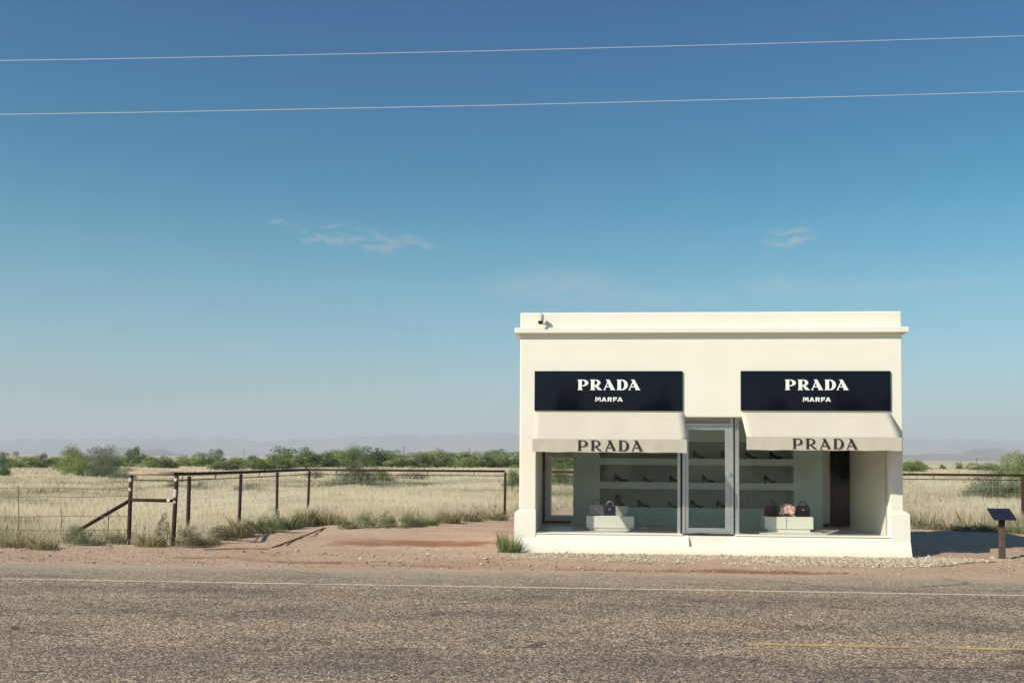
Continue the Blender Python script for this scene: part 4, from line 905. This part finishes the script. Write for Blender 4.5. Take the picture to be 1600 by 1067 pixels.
gmx.link(gmx.b.outputs[0], mxx.inputs[1]); gmx.link(tr.outputs[0], mxx.inputs[2]); gmx.link(mxx.outputs[0], gmx.n['Material Output'].inputs[0])
g1 = link('dry_grass', grass(530000, 19.5, 75, .10, .40, .0055, 41), gmx.m); tag(g1, 'tall dry straw coloured grass behind the fences', 'grass', kind='stuff')
g2 = link('dry_grass', grass(185000, 70, 420, .12, .32, .007, 42, 1.3), gmx.m); tag(g2, 'far dry grass out on the plain', 'grass', kind='stuff')

# ------------------------------------------------------------------ stones
ico = bmesh.new(); bmesh.ops.create_icosphere(ico, subdivisions=1, radius=1); IV = np.array([v.co[:] for v in ico.verts]); IF = np.array([[v.index for v in f.verts] for f in ico.faces]); ico.free()
def stones(name, xy, size, mat, seed, label):
    r = np.random.default_rng(seed); n = len(xy); v = IV[None] * r.uniform(.65, 1.25, (n, len(IV), 1)); sc = r.uniform(.6, 1.4, (n, 1, 3)); sc[:, :, 2] *= .6
    v = v * sc * size[:, None, None]; a = r.uniform(0, 6.28, n); ca, sa = np.cos(a)[:, None], np.sin(a)[:, None]
    x = v[:, :, 0] * ca - v[:, :, 1] * sa + xy[:, 0:1]; y = v[:, :, 0] * sa + v[:, :, 1] * ca + xy[:, 1:2]; z = v[:, :, 2] + size[:, None] * .25 + .004
    P = np.stack([x, y, z], -1); T = P[:, IF].reshape(-1, 3); tone = np.repeat(r.random(n), len(IF))
    return tag(link(name, np_mesh(name, T, 3, {'tone': tone}), mat), label, 'stones', kind='stuff')
sm = Mat('pale_limestone', .9, .2); sm.color(sm.ramp(sm.attr('tone'), [(0, (.26, .19, .13)), (.3, (.38, .31, .23)), (.7, (.49, .42, .32)), (1, (.60, .53, .42))])); SM = sm.m
sm = Mat('dusty_pebbles', .9, .2); sm.color(sm.ramp(sm.attr('tone'), [(0, (.18, .09, .06)), (.5, (.40, .26, .18)), (1, (.62, .52, .40))])); SM2 = sm.m
r = np.random.default_rng(77)
def scatter(n, px0, px1, py0, py1, seed, clump=0):
    rr_ = np.random.default_rng(seed); out = []
    while len(out) < n:
        px = rr_.uniform(px0, px1); py = rr_.uniform(py0, py1); out.append(at_z(px, py)[:2])
    return np.array([(o[0], o[1]) for o in out])
N = 24000; gx_ = r.uniform(-.5, Wd + 1.9, N); gyy = -.10 - np.abs(r.beta(1.1, 2.2, N)) * 2.6
lo = np.interp(gx_, [-.5, 0, 1.5, 3, 5, 7.5, 8.5, 9.5], [.8, 1.3, 1.5, 1.8, 2.0, 1.7, .9, .4])
k = (-gyy < lo * (1.0 + .3 * (vnoise(gx_, gyy, .5, 51) - .5))) & ((gx_ < Wd + .15) | (gyy < -.1))
extra = np.stack([r.normal(Wd + .6, .5, 500), r.normal(-.35, .25, 500)], 1)
xy = np.concatenate([np.stack([gx_[k], gyy[k]], 1), extra]); stones('gravel', xy, r.gamma(3, .0032, len(xy)) + .0045, SM, 5, 'pale limestone gravel along the foot of the shop')
xy = scatter(3800, -60, 1680, 852, 900, 6); xy = xy[(xy[:, 1] > ROAD_Y - .3) & ~((xy[:, 0] > -.2) & (xy[:, 0] < Wd + .2) & (xy[:, 1] > -.2))]
stones('pebbles', xy, r.gamma(2, .0042, len(xy)) + .004, SM2, 7, 'loose pebbles scattered over the red dirt')
xy = scatter(110, 560, 800, 862, 884, 8); stones('pebbles', xy, r.gamma(2, .006, len(xy)) + .006, SM, 9, 'whitish stones in the dirt left of the shop')
# wedge of broken stone leaning on the base, and the fallen pole
p = at_z(882, 861); m = MB(); m.hexa([(-.10, -.03, -.02), (.09, -.05, -.02), (.10, .08, -.02), (-.08, .09, -.02), (-.04, .03, .09), (-.01, .02, .10), (.02, .07, .085), (-.03, .085, .10)])
o = m.build('broken_stone', vary('broken_concrete', (.50, .45, .36), .2, 20, .95, bump=.5), None, bevel=.01, loc=p); tag(o, 'small wedge of broken stone leaning on the left base of the shop', 'stone')
a, b = at_z(424, 857), at_z(508, 826); mid = (a + b) / 2
o = MB().tube([(a - mid) + Vector((0, 0, .015)), Vector((.05, 0, .035)), (b - mid) + Vector((0, 0, .03))], [.024, .022, .016], 8).build('fallen_pole', STICK, None, smooth=True, loc=mid); tag(o, 'thin fallen pole lying across the dirt near the fence', 'pole')
a, b = at_z(318, 859), at_z(420, 858)
o = MB().tube([a + Vector((0, 0, .012)) - a, (b - a) * .5 + Vector((0, .05, .02)), (b - a) + Vector((0, 0, .012))], .014, 6).build('fallen_stick', STICK, None, loc=a); tag(o, 'low dry stick on the dirt left of the fallen pole', 'stick')

# ------------------------------------------------------------------ haze over the plain
hb = MB().box((-11500, -450, -9.5), (11500, 11000, 330)).build('haze', None, None)
hzm = bpy.data.materials.new('haze_air'); hzm.use_nodes = True; t_ = hzm.node_tree; t_.nodes.remove(t_.nodes['Principled BSDF'])
pv = t_.nodes.new('ShaderNodeVolumePrincipled'); pv.inputs['Density'].default_value = 2.0e-4; pv.inputs['Color'].default_value = (.66, .72, .81, 1); pv.inputs['Anisotropy'].default_value = 0.0
t_.links.new(pv.outputs[0], t_.nodes['Material Output'].inputs['Volume']); hb.data.materials.append(hzm); tag(hb, 'pale blue grey haze over the far plain and hills', 'haze', kind='stuff')
